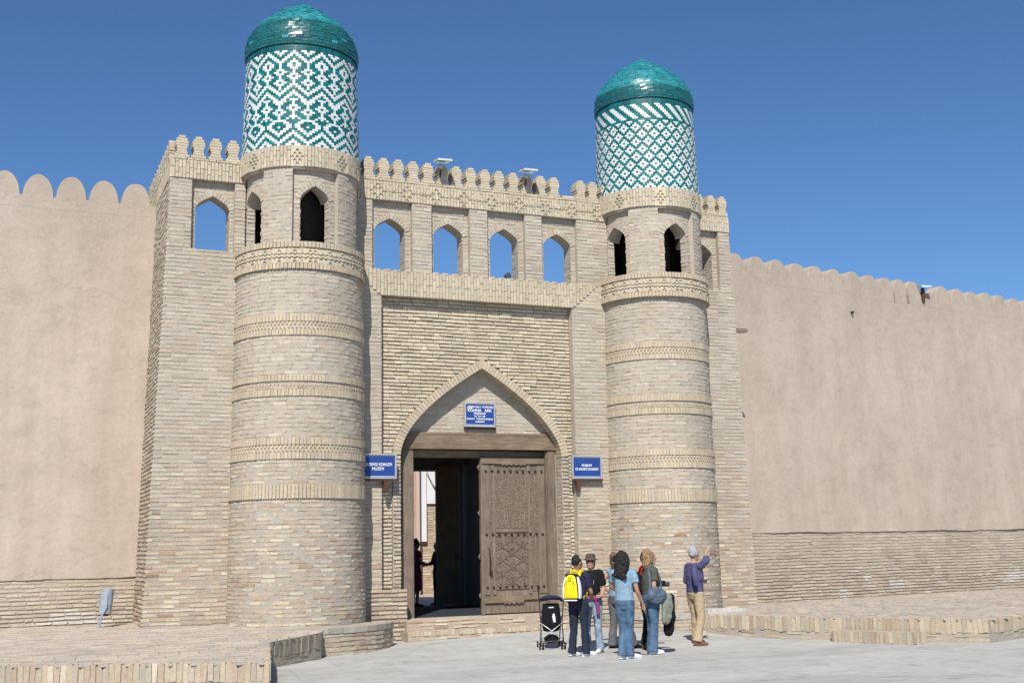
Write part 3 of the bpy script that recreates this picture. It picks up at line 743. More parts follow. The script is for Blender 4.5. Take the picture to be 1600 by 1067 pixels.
# gallery: five piers, four arched bays
bays = [(6.45, 7.265), (7.67, 8.48), (8.865, 9.70), (10.08, 10.885)]
oc = [6.83, 8.05, 9.265, 10.465]
xs_ = [6.06]+[x for b in bays for x in b]+[11.60]
for a, b in zip(xs_[::2], xs_[1::2]): core.box(a, b, .013, .43, 7.06, 8.46, mc7)
for (a, b), c in zip(bays, oc):
    core.prism(notch_poly(a-.002, b+.002, 7.06, 8.46, c, .315, 7.88, .255)[::-1], -.428, -.113, pm, mc7)
core.box(6.06, 11.60, .012, .43, 8.462, 8.85, mc7)
def iv_g(v):
    out = []; x = 5.9
    for a, b in bays: out.append((x, a)); x = b
    out.append((x, 11.6)); return out
BR += lay(pm, 7.06, 8.46, iv_g, H=.072)
mq = pmap(.10)
def iv_b(v):
    out = []
    for (a, b), c in zip(bays, oc):
        if v > 7.88+.255+.13: out.append((a, b)); continue
        hw = .318 if v < 7.88 else 0
        if v >= 7.88:
            for s_ in np.linspace(0, .43, 50):
                if 7.88+arch_h(s_, .43, .385) > v: hw = s_
        out += [(a, c-hw), (c+hw, b)]
    return out
BR += lay(mq, 7.07, 8.46, iv_b, H=.072)
for (a, b), c in zip(bays, oc):
    BR += voussoirs(mq, c, 7.88, .315, .255, .11, .004, .325, bw=.06)
    for s_ in (-1, 1):
        mj = lambda u, v, d, s_=s_, c=c: (c+s_*(.318-d), u, v)
        BR += lay(mj, 7.07, 7.89, lambda v: [(.11, .43)], L=.22, H=.072, prot=(0, .01), d0=-.01)
    for s_, xx in ((1, a), (-1, b)):
        mj = lambda u, v, d, s_=s_, xx=xx: (xx+s_*d, u, v)
        BR += lay(mj, 7.07, 8.46, lambda v: [(.0, .10)], H=.072, prot=(-.004, .002), d0=-.01)
# frieze with diamonds of chevrons
pf = pmap(-.012)
dia = [6.55+.603*i for i in range(9)]
def frieze(mp, ua, ub, z0, z1, centres, mb, zig=True):
    B = soldiers(mp, z0, z1, ua, ub, W=.064, seg=.21, stagger=1.5, kind='frieze', prot=(-.004, .004))
    zc = (z0+z1)/2
    B = [p for p in B]
    for c in centres:
        for a_ in range(-2, 3):
            for b_ in range(-2, 3):
                if (a_+b_) % 2 == 0 and abs(a_)+abs(b_) <= 2 and (a_, b_) != (0, 0): B += chevron(mp, c+a_*.06, zc+b_*.066, .033, .018)
    if zig:
        for c in centres[:-1]:
            for k in range(4): B += chevron(mp, c+.165+k*.088, zc, .036, .016)
    addp(mb, B)
frieze(pf, 5.95, 11.6, 8.465, 8.85, dia, BAND)
addp(BAND, lay(pmap(-.02), 8.85, 8.905, pier_iv(5.95, 11.6), H=.055, wobble=False, kind='frieze'))
# band under the gallery with mitred corners
pb = pmap(-.018)
core.box(5.95, 11.6, .002, .42, 6.565, 7.055, mc7)
B = soldiers(pb, 6.56, 7.085, X0-.02, X1+.02, W=.066, seg=.25, stagger=1.6, kind='frieze', prot=(-.004, .006), d0=-.05)
n = 8
for i in range(n):
    f0 = (i+.5)/n
    B += soldiers(pb, 6.56+.52*(1-f0) if 0 else 6.56+.52*f0, 7.085, X0-.02-.62*f0-.04, X0-.02-.62*f0+.03, W=.066, seg=.25, stagger=.7*i, kind='frieze', prot=(-.004, .006), d0=-.05)
    B += soldiers(pb, 6.56+.52*f0, 7.085, X1+.02+.62*f0-.03, X1+.02+.62*f0+.04, W=.066, seg=.25, stagger=.7*i, kind='frieze', prot=(-.004, .006), d0=-.05)
B += [(v, t_) for v, t_ in lay(pmap(-.006), 6.585, 7.06, lambda v: [(5.9, X0-.06-.62*(v-6.56)/.52), (X1+.06+.62*(v-6.56)/.52, 11.7)], H=.066, wobble=False, kind='frieze')]
addp(BAND, B)
emit(GB, G, 'band_brick', 'soldier_bands', limit=290, minpx=25)
# recessed panel with raked joints
ACX, AW, AZ, AH = 8.75, 1.86, 3.50, 1.94
mpn = pmap(.175)
core.prism([(a, b) for a, b in notch_poly(X0-.02, X1+.02, 1.0, 6.57, ACX, AW-.09, AZ, AH-.11, 40)][::-1], -.62, -.19, pm, (.36, .31, .235))
def iv_n(v):
    hw = AW if v < AZ else 0
    if v >= AZ and v < AZ+AH:
        lo, hi = 0, AW
        for _ in range(24):
            mid = (lo+hi)/2
            if AZ+arch_h(mid, AW, AH) > v: lo = mid
            else: hi = mid
        hw = lo
    if v >= AZ+AH: return [(X0+.003, X1-.003)]
    return [(X0+.003, ACX-hw-.012), (ACX+hw+.012, X1-.003)]
PANEL = lay(mpn, 1.0, 6.56, iv_n, L=.262, H=.0725, gap=.012, hgap=.024, prot=(.0, .022), kind='panel', d0=-.02, jit=.005)
# arch ring and its jamb strips
ring = voussoirs(pmap(.135), ACX, AZ, AW-.155, AH-.20, .155, .004, .50, kind='band', bw=.072)
BR += ring
RW = AW-.155
for s_ in (-1, 1):
    a, b = sorted((ACX+s_*RW, ACX+s_*AW)); core.box(a, b, .15, .62, .4, AZ-.01, mcol(2)); BR += lay(pmap(.135), 1.0, AZ, pier_iv(a, b), L=.155, prot=(0, .01))
    mj = lambda u, v, d, s_=s_: (ACX+s_*(RW-d), u, v)
    BR += lay(mj, .4, AZ, lambda v: [(.14, .62)], L=.2, prot=(0, .006), d0=-.01)
# tympanum
TY = .42
core.prism([(ACX+x, AZ+z) for x, z in [(-RW-.05, .24)]+arch_pts(RW+.02, AH-.17, n=40)+[(RW+.05, .24)]][::-1], -.75, -TY-.012, pm, mcol(6))
def iv_t(v):
    lo, hi = 0, RW
    if v > AZ:
        for _ in range(24):
            mid = (lo+hi)/2
            if AZ+arch_h(mid, RW+.02, AH-.17) > v: lo = mid
            else: hi = mid
        hw = lo
    else: hw = RW
    return [(ACX-hw, ACX+hw)] if hw > .06 else []
BR += lay(pmap(TY), 3.96, AZ+AH-.2, iv_t)
# strips of brick between the arch and the wooden frame, and plinth blocks
for a, b in ((ACX-RW, 7.13), (10.42, ACX+RW)):
    core.box(a, b, .415, .75, .3, 3.97, mcol(2)); BR += lay(pmap(.40), .45, 3.66, pier_iv(a, b), L=.24)
for a, b in ((5.95, 7.10), (10.40, 11.7)):
    core.box(a, b, -.035, .6, -.1, .985, mcol(1)); BR += lay(pmap(-.05), .0, 1.0, pier_iv(a, b), prot=(0, .014), jit=.005)
    for xx, s_ in ((7.10, 1), (10.40, -1)):
        mj = lambda u, v, d, s_=s_, xx=xx: (xx+s_*d, u, v)
        if a < xx <= b or a <= xx < b: BR += lay(mj, .2, 1.0, lambda v: [(-.04, .5)], prot=(0, .008), d0=-.01)
# threshold and step
core.box(7.05, 10.42, -.17, .9, -.1, .425, (.42, .35, .27)); core.box(6.95, 10.5, -.53, -.15, -.2, .235, (.40, .34, .26))
SP = soldiers(pmap(-.53), .16, .245, 6.95, 10.5, W=.075, prot=(.0, .02), kind='wall')+lay(pmap(-.53), .0, .155, pier_iv(6.95, 10.5), prot=(-.01, .012), jit=.008)
SP += lay(pmap(-.17), .245, .43, pier_iv(7.05, 10.42), prot=(-.005, .015), H=.062, jit=.009)
SP += [(v, tcol()) for v, t_ in lay(hmap(.235), -.53, -.17, pier_iv(6.95, 10.5), L=.15, H=.12, prot=(0, .01), wobble=False)]
SP += [(v, tcol()) for v, t_ in lay(hmap(.425), -.17, .40, pier_iv(7.10, 10.40), L=.26, H=.13, prot=(0, .01), wobble=False)]
emit(SP, G, 'step_brick', 'step_brickwork', limit=110)
core.obj('masonry_core', 'mortar', G)
emit(PANEL, G, 'panel_brick', 'panel_brickwork', limit=295)
emit(BR, G, 'brick', 'brickwork', limit=295)
# merlons
def merlon(x, y, z, parent, ax=0, sc=1.0):
    """layered brick merlon: flared foot, waist, bulging body, rounded cap"""
    ws = [.132, .098, .082, .094, .110, .111, .094, .058]; H = .052; mb = MB(); d = .13
    for i, w_ in enumerate(ws):
        c_ = bcol(8.9, 'frieze'); e = R.uniform(-.004, .004); hw = w_*sc
        a0, a1, b0, b1 = (x-hw, x+hw, y-d+e, y+d) if ax == 0 else (x-d+e, x+d, y-hw, y+hw)
        mb.box(a0, a1, b0, b1, z+i*H+.003, z+(i+1)*H-.004, c_)
        if ax == 0: mb.box(x-hw+.012, x+hw-.012, y-d+.014, y+d-.01, z+i*H-.002, z+(i+1)*H, (.36, .31, .24))
        else: mb.box(x-d+.014, x+d-.01, y-hw+.012, y+hw-.012, z+i*H-.002, z+(i+1)*H, (.36, .31, .24))
    return meshobj('merlon', mb.v, mb.f, M['brick'], parent, tints=mb.t, origin=(x, y, z))
for i, x in enumerate([6.07, 6.37, 6.68, 6.98, 7.29, 7.60, 7.91, 8.21, 8.52, 8.83, 9.14, 9.46, 9.77, 10.08, 10.39, 11.01, 11.29, 11.6]): merlon(x, .12, 8.905, G)
mb = MB(); mb.box(10.58, 10.86, -.0, .24, 8.905, 8.955, bcol(9, 'frieze')); mb.obj('broken_merlon', 'brick', G)

# wings beside the towers
def wing(label_, fl, fr, nx0, nx1, o0, o1, left, mers):
    Wg = meshobj('wing', [], [], M['mortar'], G, origin=(fl(0), 0, 0)) if False else None
    mb = MB(); Y1 = 2.3 if left else 2.0; q = mcol(5)
    # core in horizontal slices so that the outer edge leans
    zs = np.linspace(-.1, 7.14, 9)
    for a, b in zip(zs, zs[1:]):
        mb.add([(fl(a)+.014, Y1, a), (fr(a)-.014, Y1, a), (fr(b)-.014, Y1, b), (fl(b)+.014, Y1, b), (fl(a)+.014, .013, a), (fr(a)-.014, .013, a), (fr(b)-.014, .013, b), (fl(b)+.014, .013, b)], BF6, mcol(a))
    def sl(xa, xb, y0, y1, za, zb):
        fa = (lambda z: fl(z)+.014) if xa is None else (lambda z: xa); fb = (lambda z: fr(z)-.014) if xb is None else (lambda z: xb)
        mb.add([(fa(za), y1, za), (fb(za), y1, za), (fb(zb), y1, zb), (fa(zb), y1, zb), (fa(za), y0, za), (fb(za), y0, za), (fb(zb), y0, zb), (fa(zb), y0, zb)], BF6, q)
    mb.box(fl(7)+.014 if left else 13.2, fr(7)-.014 if not left else 4.3, .013, 1.0, 7.14, 7.18, q)
    sl(None, nx0, .013, .43, 7.18, 8.5) if left else None; sl(nx1, None, .013, .43, 7.18, 8.5); sl(None, None, .013, .43, 8.5, 8.86)
    oc_ = (o0+o1)/2; ow = (o1-o0)/2
    mb.prism(notch_poly(nx0-.003, nx1+.003, 7.2, 8.5, oc_, ow, 7.98, .26)[::-1], -.428, -.113, pm, q)
    P = lay(pm, .35, 7.2, lambda v: [(fl(v), fr(v))])+lay(pm, 7.2, 8.5, lambda v: [(fl(v), nx0), (nx1, fr(v))], H=.072)
    def iv(v):
        if v > 7.98+.26+.12: return [(nx0, nx1)]
        hw = ow+.003 if v < 7.98 else 0
        if v >= 7.98:
            for s_ in np.linspace(0, ow+.1, 50):
                if 7.98+arch_h(s_, ow+.11, .38) > v: hw = s_
        return [(nx0, oc_-hw), (oc_+hw, nx1)]
    P += lay(mq, 7.2, 8.5, iv, H=.072)+voussoirs(mq, oc_, 7.98, ow, .26, .11, .004, .325, bw=.06)
    for s_ in (-1, 1):
        mj = lambda u, v, d, s_=s_: (oc_+s_*(ow+.003-d), u, v)
        P += lay(mj, 7.2, 7.99, lambda v: [(.11, .43)], L=.22, H=.072, prot=(0, .01), d0=-.01)
    for s_, xx in ((1, nx0), (-1, nx1)):
        mj = lambda u, v, d, s_=s_, xx=xx: (xx+s_*d, u, v)
        P += lay(mj, 7.2, 8.5, lambda v: [(.0, .10)], H=.072, prot=(-.004, .002), d0=-.01)
    B = []
    B += soldiers(pf, 8.505, 8.86, fl(8.6)+.01, fr(8.6), W=.064, seg=.20, stagger=1.5, kind='frieze', prot=(-.004, .004))
    B += lay(pmap(-.02), 8.86, 8.905, pier_iv(fl(8.8), fr(8.8)), H=.045, wobble=False, kind='frieze')
    fo = fl if left else fr; sg = -1 if left else 1
    ms = lambda u, v, d: (fo(v)+sg*d, u, v)
    Yb = 3.6 if left else 2.0
    P += lay(ms, .35, 7.2, lambda v: [(.01, Y1)], prot=(-.007, .008))
    P += lay(ms, 7.2, 8.5, lambda v: [(.01, Yb)], prot=(-.007, .008))
    sl(fl(8) + .0 if left else fr(8)-.42, fl(8)+.42 if left else None, .44, Yb, 7.2, 8.86) if not left else sl(None, fl(8)+.42, .44, Yb, 7.2, 8.86)
    ms2 = lambda u, v, d: (fo(v)+sg*(d+.012), u, v)
    B += soldiers(ms2, 8.505, 8.86, .0, Yb, W=.064, seg=.20, stagger=1.5, kind='frieze', prot=(-.004, .004))
    wing_ = mb.obj('wing', 'mortar', G)
    b2 = MB(); addp(b2, P); b2.obj('wing_brickwork', 'brick', wing_, kind='stuff')
    b3 = MB(); addp(b3, B); b3.obj('wing_frieze', 'brick', wing_)
    for x in mers: merlon(x, .12, 8.905, wing_)
    y = .42
    while y < Yb-.1:
        merlon((fo(8.8)+.13) if left else fo(8.8)-.13, y, 8.905, wing_, ax=1); y += .305
    return wing_
wing('left', lambda z: 2.37+.265*(z-.5)/8.3, lambda z: 4.3 if z < 7.15 else 4.0, 3.02, 3.80, 3.10, 3.72, True, [2.82, 3.12, 3.43, 3.75, 4.05])
wing('right', lambda z: 13.2 if z < 7.15 else 13.66, lambda z: 14.90-.235*(z-.4)/8.4, 13.52, 14.38, 13.66, 14.26, False, [13.62, 13.93, 14.24, 14.53])

# wooden lintel, frame and door leaves
mb = MB(); z0, z1 = 3.64, 3.975
mb.prism([(ACX-RW+.02, z0), (ACX+RW-.02, z0+.01), (ACX+RW-.06, 3.80), (ACX+RW-.13, z1), (ACX-RW+.13, z1-.01), (ACX-RW+.06, 3.80)], -.60, -.345, pm)
mb.box(ACX-RW+.3, ACX+RW-.2, .338, .35, z1-.05, z1-.035); mb.obj('lintel_beam', 'woodh', G)
for x0, x1 in ((7.13, 7.375), (10.245, 10.42)):
    mb = MB(); mb.box(x0, x1, .38, .60, .425, z0); mb.box(x0+.03, x1-.03, .372, .382, .425, z0-.01)
    a = x1-.05 if x0 < 8 else x0-.02
    mb.box(a, a+.07, .41, .66, .426, z0-.002)
    mb.obj('door_jamb', 'wood', G)
mb = MB(); mb.box(7.13, 10.42, .60, .78, 3.5, 3.97); mb.obj('inner_lintel', 'woodh', G)
LX0, LX1, LZ0, LZ1, LY = 8.83, 10.265, .45, 3.50, .53
leaf = MB(); leaf.box(LX0, LX1, LY, LY+.07, LZ0, LZ1)
leafo = leaf.obj('door_leaf', 'wood', G)
def on(mb, name, mat): return mb.obj(name, mat, leafo)
mb = MB(); mb.prism([(LX0-.015, LZ0-.01), (LX0+.06, LZ0-.01), (LX0+.06, LZ1), (LX0-.0, LZ1)], -(LY-.0), -(LY-.03), pmap(0)); on(mb, 'meeting_rail', 'wood')
for xa, xb in ((LX0+.06, LX0+.17), (LX0+.24, LX0+.30), (LX1-.42, LX1-.36), (LX1-.19, LX1-.0)):
    mb = MB(); mb.box(xa, xb, LY-.02, LY, LZ0+.36, LZ1-.14); on(mb, 'door_stile', 'wood')
for xa, xb, za, zb in ((LX0+.17, LX0+.24, .85, 3.36), (LX1-.36, LX1-.19, .85, 3.36), (LX0+.30, LX1-.42, 2.10, 3.32), (LX0+.30, LX1-.42, .92, 2.03)):
    mb = MB(); mb.box(xa, xb, LY-.008, LY, za, zb); on(mb, 'carved_panel', 'carved')
# lower panel strapwork in relief
mb = MB(); pd = pmap(LY-.006); xa, xb, za, zb = LX0+.31, LX1-.43, .93, 2.02; cx_ = (xa+xb)/2; wd = xb-xa
def rbar(a, b, th=.016, h=.014): v, _ = bar(pd, a[0], a[1], b[0], b[1], th, h*1.15, (1, 1, 1), 0); mb.add(v, BF)
def clipseg(a, b): rbar(a, b)
for off in np.arange(-.9, 1.6, .2725):
    for sgn in (1, -1):
        p0 = (xa, za+off) if sgn == 1 else (xb, za+off); dx = wd; dz = wd*.62
        pts = [(p0[0]+sgn*dx*k/8, p0[1]+dz*k/8) for k in range(9)]
        pts = [p for p in pts if za+.01 < p[1] < zb-.01]
        if len(pts) > 1: rbar(pts[0], pts[-1])
for (u, v, r) in [(cx_, za+.14, .07), (cx_, za+.42, .075), (cx_, za+.70, .075), (cx_, za+.96, .06), (xa+.10, za+.28, .055), (xb-.10, za+.28, .055), (xa+.1, za+.56, .055), (xb-.1, za+.56, .055), (xa+.1, za+.84, .055), (xb-.1, za+.84, .055), (xa+.09, za+1.02, .03), (xb-.09, za+1.02, .03), (xa+.09, za+.06, .04), (xb-.09, za+.06, .04)]:
    for r2 in (r, r*.5):
        for k in range(12):
            a, b = 2*pi*k/12, 2*pi*(k+1)/12; rbar((u+r2*cos(a), v+r2*sin(a)), (u+r2*cos(b), v+r2*sin(b)), .010, .012)
rbar((xa-.005, zb+.01), (xb+.005, zb+.01), .02, .02); rbar((xa-.005, za-.01), (xb+.005, za-.01), .02, .016)
on(mb, 'carved_strapwork', 'wood')
for zc, nm in ((LZ1-.07, 'top'), (LZ0+.26, 'bottom')):
    mb = MB(); q = []
    for k in range(41):
        f = k/40; x = LX0+.01+(LX1-LX0-.02)*f; s_ = abs(f-.5)
        e = .055+(.035*abs(sin(14*pi*f)) if .30 < f < .70 else 0)+(.02 if s_ > .2 else 0)*0
        if nm == 'bottom' and f > .62: e = .012
        q.append((x, -e))
    up_ = [(x, .055) for x, z in reversed(q)]
    mb.prism([(x, zc+z) for x, z in q+up_], -LY, -LY+.045, pmap(0)); on(mb, 'scalloped_batten', 'woodh')
def sph(mb, c, r, n=8, sy=1, sz=1, tint=(1, 1, 1)):
    prof = [(r*sin(pi*i/n), c[2]-r*sz*cos(pi*i/n)) for i in range(n+1)]
    k = len(mb.v); mb.lathe(prof, (c[0], c[1]), 12, tint=tint)
    if sy != 1:
        for i in range(k, len(mb.v)): v = mb.v[i]; mb.v[i] = (v[0], c[1]+(v[1]-c[1])*sy, v[2])
for zc in (3.23, 2.0-.02, .98-.03):
    for i in range(10):
        x = LX0+.11+i*(1.22/9); mb = MB(); sph(mb, (x, LY-.03, zc+R.uniform(-.008, .008)), .024); mb.obj('door_stud', 'iron', leafo, smooth=True)
mb = MB(); hx = LX0+.16; mb.tube([(hx, LY-.03, 1.72), (hx, LY-.05, 1.66), (hx+.01, LY-.05, 1.5), (hx+.005, LY-.055, 1.35), (hx+.02, LY-.045, 1.25)], [.014, .010, .018, .012, .03], 8)
mb.tube([(hx+.02-.035, LY-.05, 1.24), (hx+.02, LY-.06, 1.21), (hx+.055, LY-.05, 1.24)], .012, 6); on(mb, 'door_handle', 'iron')
mb = MB(); 
for zc in (3.3, 2.4, 1.55, .8): mb.tube([(LX0-.02, LY+.01, zc+.05), (LX0-.04, LY+.01, zc), (LX0-.02, LY+.01, zc-.05)], [.012, .022, .012], 8)
on(mb, 'door_boss', 'wood')
mb = MB(); mb.box(7.39, 7.46, .66, 2.0, .46, 3.5); 
for z in (.6, 1.5, 2.4, 3.3): mb.box(7.46, 7.49, .68, 1.98, z-.06, z+.06)
mb.obj('open_door_leaf', 'wood', G)

# passage behind the door
PS = MB(); iw = (.16, .14, .12)  # dark tones of the passage surfaces put its shade into the colour
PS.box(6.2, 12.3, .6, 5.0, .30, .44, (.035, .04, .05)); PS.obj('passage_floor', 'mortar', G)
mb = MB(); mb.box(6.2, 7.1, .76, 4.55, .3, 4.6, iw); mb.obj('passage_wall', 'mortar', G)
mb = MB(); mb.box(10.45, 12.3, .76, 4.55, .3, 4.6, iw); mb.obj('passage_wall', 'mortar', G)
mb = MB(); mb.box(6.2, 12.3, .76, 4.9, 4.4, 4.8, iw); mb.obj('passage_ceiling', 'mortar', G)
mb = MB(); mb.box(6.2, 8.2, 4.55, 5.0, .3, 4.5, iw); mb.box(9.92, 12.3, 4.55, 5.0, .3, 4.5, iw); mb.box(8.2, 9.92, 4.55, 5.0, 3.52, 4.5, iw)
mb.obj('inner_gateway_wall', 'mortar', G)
mb = MB(); mb.prism([(9.98, .45), (10.12, .45), (10.12, 3.0), (10.3, 3.6), (10.3, 4.3), (9.98, 4.3)], -4.5, -3.6, pmap(0)); mb.t = [(.20, .20, .20)]*len(mb.v); mb.obj('passage_rib', 'mortar', G)  # whitewashed rib in dark grey, shade painted into its tint
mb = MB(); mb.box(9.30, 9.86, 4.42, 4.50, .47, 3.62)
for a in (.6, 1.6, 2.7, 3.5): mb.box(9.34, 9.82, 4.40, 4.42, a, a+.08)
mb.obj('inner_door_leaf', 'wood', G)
# sunlit courtyard seen through the passage
C_ = thing('courtyard_building', 'sunlit brick and whitewashed courtyard building seen through the open gate', 'building', (11.5, 12, 0))
mb = MB(); mb.box(9.4, 14.5, 12.0, 12.4, 0, 5.5, (.47, .38, .27)); mb.obj('wall_core', 'mortar', C_)
P = lay(pmap(11.985), .3, 3.1, pier_iv(11.3, 12.6), zc=1.2); b2 = MB(); addp(b2, P); b2.obj('brickwork', 'brick', C_, kind='stuff')
mb = MB(); mb.box(11.25, 11.36, 11.6, 12.0, 0, 5.5); mb.obj('pink_pilaster', 'pinkwash', C_)
mb = MB(); mb.box(11.45, 11.66, 11.86, 11.98, 1.95, 5.4); mb.obj('white_pilaster', 'whitewash', C_)
mb = MB(); mb.box(11.66, 12.6, 11.93, 11.98, 3.05, 5.4); mb.obj('white_panel', 'whitewash', C_)
mb = MB(); mb.prism([(11.66, 4.3), (11.70, 3.9), (11.85, 3.62), (12.05, 3.4), (12.05, 5.4), (11.66, 5.4)][::-1], -11.92, -11.8, pmap(0)); mb.obj('white_arch', 'whitewash', C_)
mb = MB(); mb.box(6.2, 14.5, 5.0, 12.5, .30, .43, (.42, .38, .32)); o = mb.obj('courtyard_floor', 'mortar', None, kind='structure')
# body of masonry behind the gallery so that the gatehouse is solid
mb = MB(); mb.box(2.75, 14.5, .42, 2.2, 4.81, 6.9, mcol(6)); mb.box(2.75, 6.19, .8, 2.2, -.1, 4.81, mcol(3)); mb.box(12.31, 14.5, .8, 2.2, -.1, 4.81, mcol(3)); mb.obj('masonry_mass', 'mortar', G)

# ------------------------------------------------------------ signs and lamps
def text(body, x, y, z, size, parent, bold=.0, sx=1.0):
    c = bpy.data.curves.new('lettering', 'FONT'); c.body = body; c.size = size; c.align_x = 'CENTER'; c.align_y = 'CENTER'; c.extrude = .001; c.offset = bold
    o = bpy.data.objects.new('lettering', c); COL.objects.link(o); o.rotation_euler = (pi/2, 0, 0); o.scale = (sx, 1, 1)
    bpy.context.view_layer.update(); me = bpy.data.meshes.new_from_object(o); me.materials.clear(); me.materials.append(M['white_paint'])
    bpy.data.objects.remove(o); o = bpy.data.objects.new('lettering', me); COL.objects.link(o); o.rotation_euler = (pi/2, 0, 0); o.scale = (sx, 1, 1)
    o.parent = parent; o.location = Vector((x, y, z))-LOC[parent.name]; return o
def sign(label, x0, x1, z0, z1, y, lines, arm=None, logo=False):
    T = thing('sign', label, 'sign', ((x0+x1)/2, y, z0), 'blue museum signs on the gate')
    mb = MB(); mb.box(x0+.02, x1-.02, y, y+.03, z0+.02, z1-.02); mb.obj('panel', 'sign_blue', T)
    mb = MB(); f = .03
    for a, b, c, d in ((x0, x1, z1-f, z1), (x0, x1, z0, z0+f), (x0, x0+f, z0+f, z1-f), (x1-f, x1, z0+f, z1-f)): mb.box(a, b, y-.022, y+.035, c, d)
    mb.obj('frame', 'alu', T)
    mb = MB(); g = .006; e = x0+f, x1-f, z0+f, z1-f
    mb.box(e[0]+g, e[1]-g, y-.004, y-.001, e[3]-.018, e[3]-.010); mb.obj('border_line', 'white_paint', T); mb = MB(); mb.box(e[0]+g, e[1]-g, y-.004, y-.001, e[2]+.010, e[2]+.018); mb.obj('border_line', 'white_paint', T)
    for body, dz, s_, sx in lines: text(body, (x0+x1)/2+(.02 if logo and dz > .15 else 0), y-.004, (z0+z1)/2+dz, s_, T, .0012, sx)
    if logo:
        mb = MB(); c = Vector((x0+.115, y-.004, z1-.115))
        for k in range(16):
            if 10 <= k <= 12: continue
            a, b = 2*pi*k/16, 2*pi*(k+1)/16
            v, _ = bar(pmap(y), c.x+.038*cos(a), c.z+.038*sin(a), c.x+.038*cos(b), c.z+.038*sin(b), .014, .004, 0, 0); mb.add(v, BF)
        for dx in (-.012, .012): v, _ = bar(pmap(y), c.x+dx, c.z-.02, c.x+dx*.3, c.z+.02, .007, .004, 0, 0); mb.add(v, BF)
        mb.obj('emblem', 'white_paint', T)
    if arm:
        mb = MB(); mb.box(x0+.02, x1+.02, y-.01, y+.04, z0-.035, z0-.004); mb.obj('ledge', 'rust', T)
        mb = MB(); mb.add([(arm-.035, y+.04, z0-.24), (arm+.02, y+.04, z0-.24), (arm+.045, y+.10, z0-.03), (arm-.045, y+.10, z0-.03), (arm-.035, y-.01, z0-.23), (arm+.02, y-.01, z0-.23), (arm+.045, y-.02, z0-.036), (arm-.045, y-.02, z0-.036)], BF6); mb.obj('bracket', 'rust', T)
    return T
sign('blue sign lettered KOHNA ARK above the wooden lintel of the gate', 8.445, 9.105, 4.09, 4.58, .36,
     [('ICHAN QALA  KOMPLEKSI', .155, .046, 1.0), ('KOHNA   ARK', .085, .085, .95), ('MAJMUASI', .025, .055, 1.0), ('XII - XIX  ASR', -.03, .040, 1.0), ('DAVLAT   MUHOFAZASIGA', -.085, .046, 1.0), ('OLINGAN', -.14, .044, 1.0)], logo=True, arm=None)
mb = MB(); mb.box(8.45, 9.12, .37, .42, 4.045, 4.082)
o = mb.obj('ledge', 'rust', bpy.data.objects['sign'])
sign('blue sign lettered MUZEYI left of the gate, half hidden behind the left tower', 6.17, 6.885, 3.03, 3.50, -.09, [('QADIMGI XORAZM', .03, .078, .80), ('MUZEYI', -.05, .078, .86)], arm=6.68)
sign('blue sign lettered MUSEUM OF ANCIENT KHOREZM right of the gate', 10.565, 11.235, 3.045, 3.51, -.09, [('MUSEUM', .035, .068, .86), ('OF ANCIENT KHOREZM', -.04, .068, .70)], arm=10.70)

def flood(x, label):
    T = thing('floodlight', label, 'floodlight', (x, .0, 8.9), 'floodlights on the gallery parapet'); mb = MB(); y, z = -.10, 9.30
    c = Vector((x, y, z)); A_ = [(-.15, -.24, -.01), (.15, -.24, .0), (.16, .08, .05), (-.14, .08, .04)]
    mb.add([tuple(c+Vector(q)) for q in A_]+[tuple(c+Vector((q[0]*.97, q[1]*.95, q[2]+.045))) for q in A_], BF6); mb.obj('housing', 'lamp_white', T)
    mb = MB(); mb.quad(*[tuple(c+Vector((q[0]*.9, q[1]*.9, q[2]-.006))) for q in A_]); mb.obj('lens', 'glass', T)
    mb = MB(); sph(mb, (x-.02, y+.0, z-.06), .05, sz=1.0); mb.obj('junction_box', 'lamp_white', T, smooth=True)
    mb = MB(); mb.tube([(x, y+.02, z-.05), (x+.01, .02, 9.0), (x+.01, .05, 8.88)], .015, 6); mb.obj('bracket', 'rust', T); return T
flood(7.85+.0, 'left white floodlight between merlons on the gallery parapet'); flood(9.72, 'right white floodlight between merlons on the gallery parapet')
T = thing('spotlight', 'small dark round spotlight on the sill of the third gallery opening', 'spotlight', (9.36, .25, 7.09)); mb = MB(); mb.tube([(9.36, .12, 7.17), (9.36, .25, 7.17)], [.065, .05], 12); mb.obj('lamp_head', 'lamp_dark', T)
mb = MB(); mb.tube([(9.36, .2, 7.08), (9.36, .2, 7.12)], .02, 8); mb.box(9.25, 9.34, .15, .2, 7.085, 7.12); mb.obj('lamp_foot', 'lamp_white', T)
T = thing('wall_lamp', 'grey cylindrical lamp on a bent bracket at the foot of the left city wall', 'lamp', (1.80, .75, .48))
bx, by = 1.80, .55
mb = MB(); mb.tube([(bx+.02, by, .74), (bx+.06, by, 1.16)], .105, 20); mb.obj('lamp_cylinder', 'grey_metal', T)
mb = MB(); mb.tube([(bx+.045, by-.115, 1.05), (bx+.03, by-.12, .85), (bx-.05, by-.11, .68), (bx-.07, by-.1, .48)], [.008, .018, .016, .014], 6); mb.tube([(bx-.04, by, .70), (bx-.09, by, .66), (bx-.08, by-.05, .47)], .012, 6); mb.obj('bracket', 'grey_metal', T)
mb = MB(); mb.tube([(bx+.02, by, .70), (bx+.02, by, .745)], .06, 12); mb.obj('lamp_cap', 'rust', T)

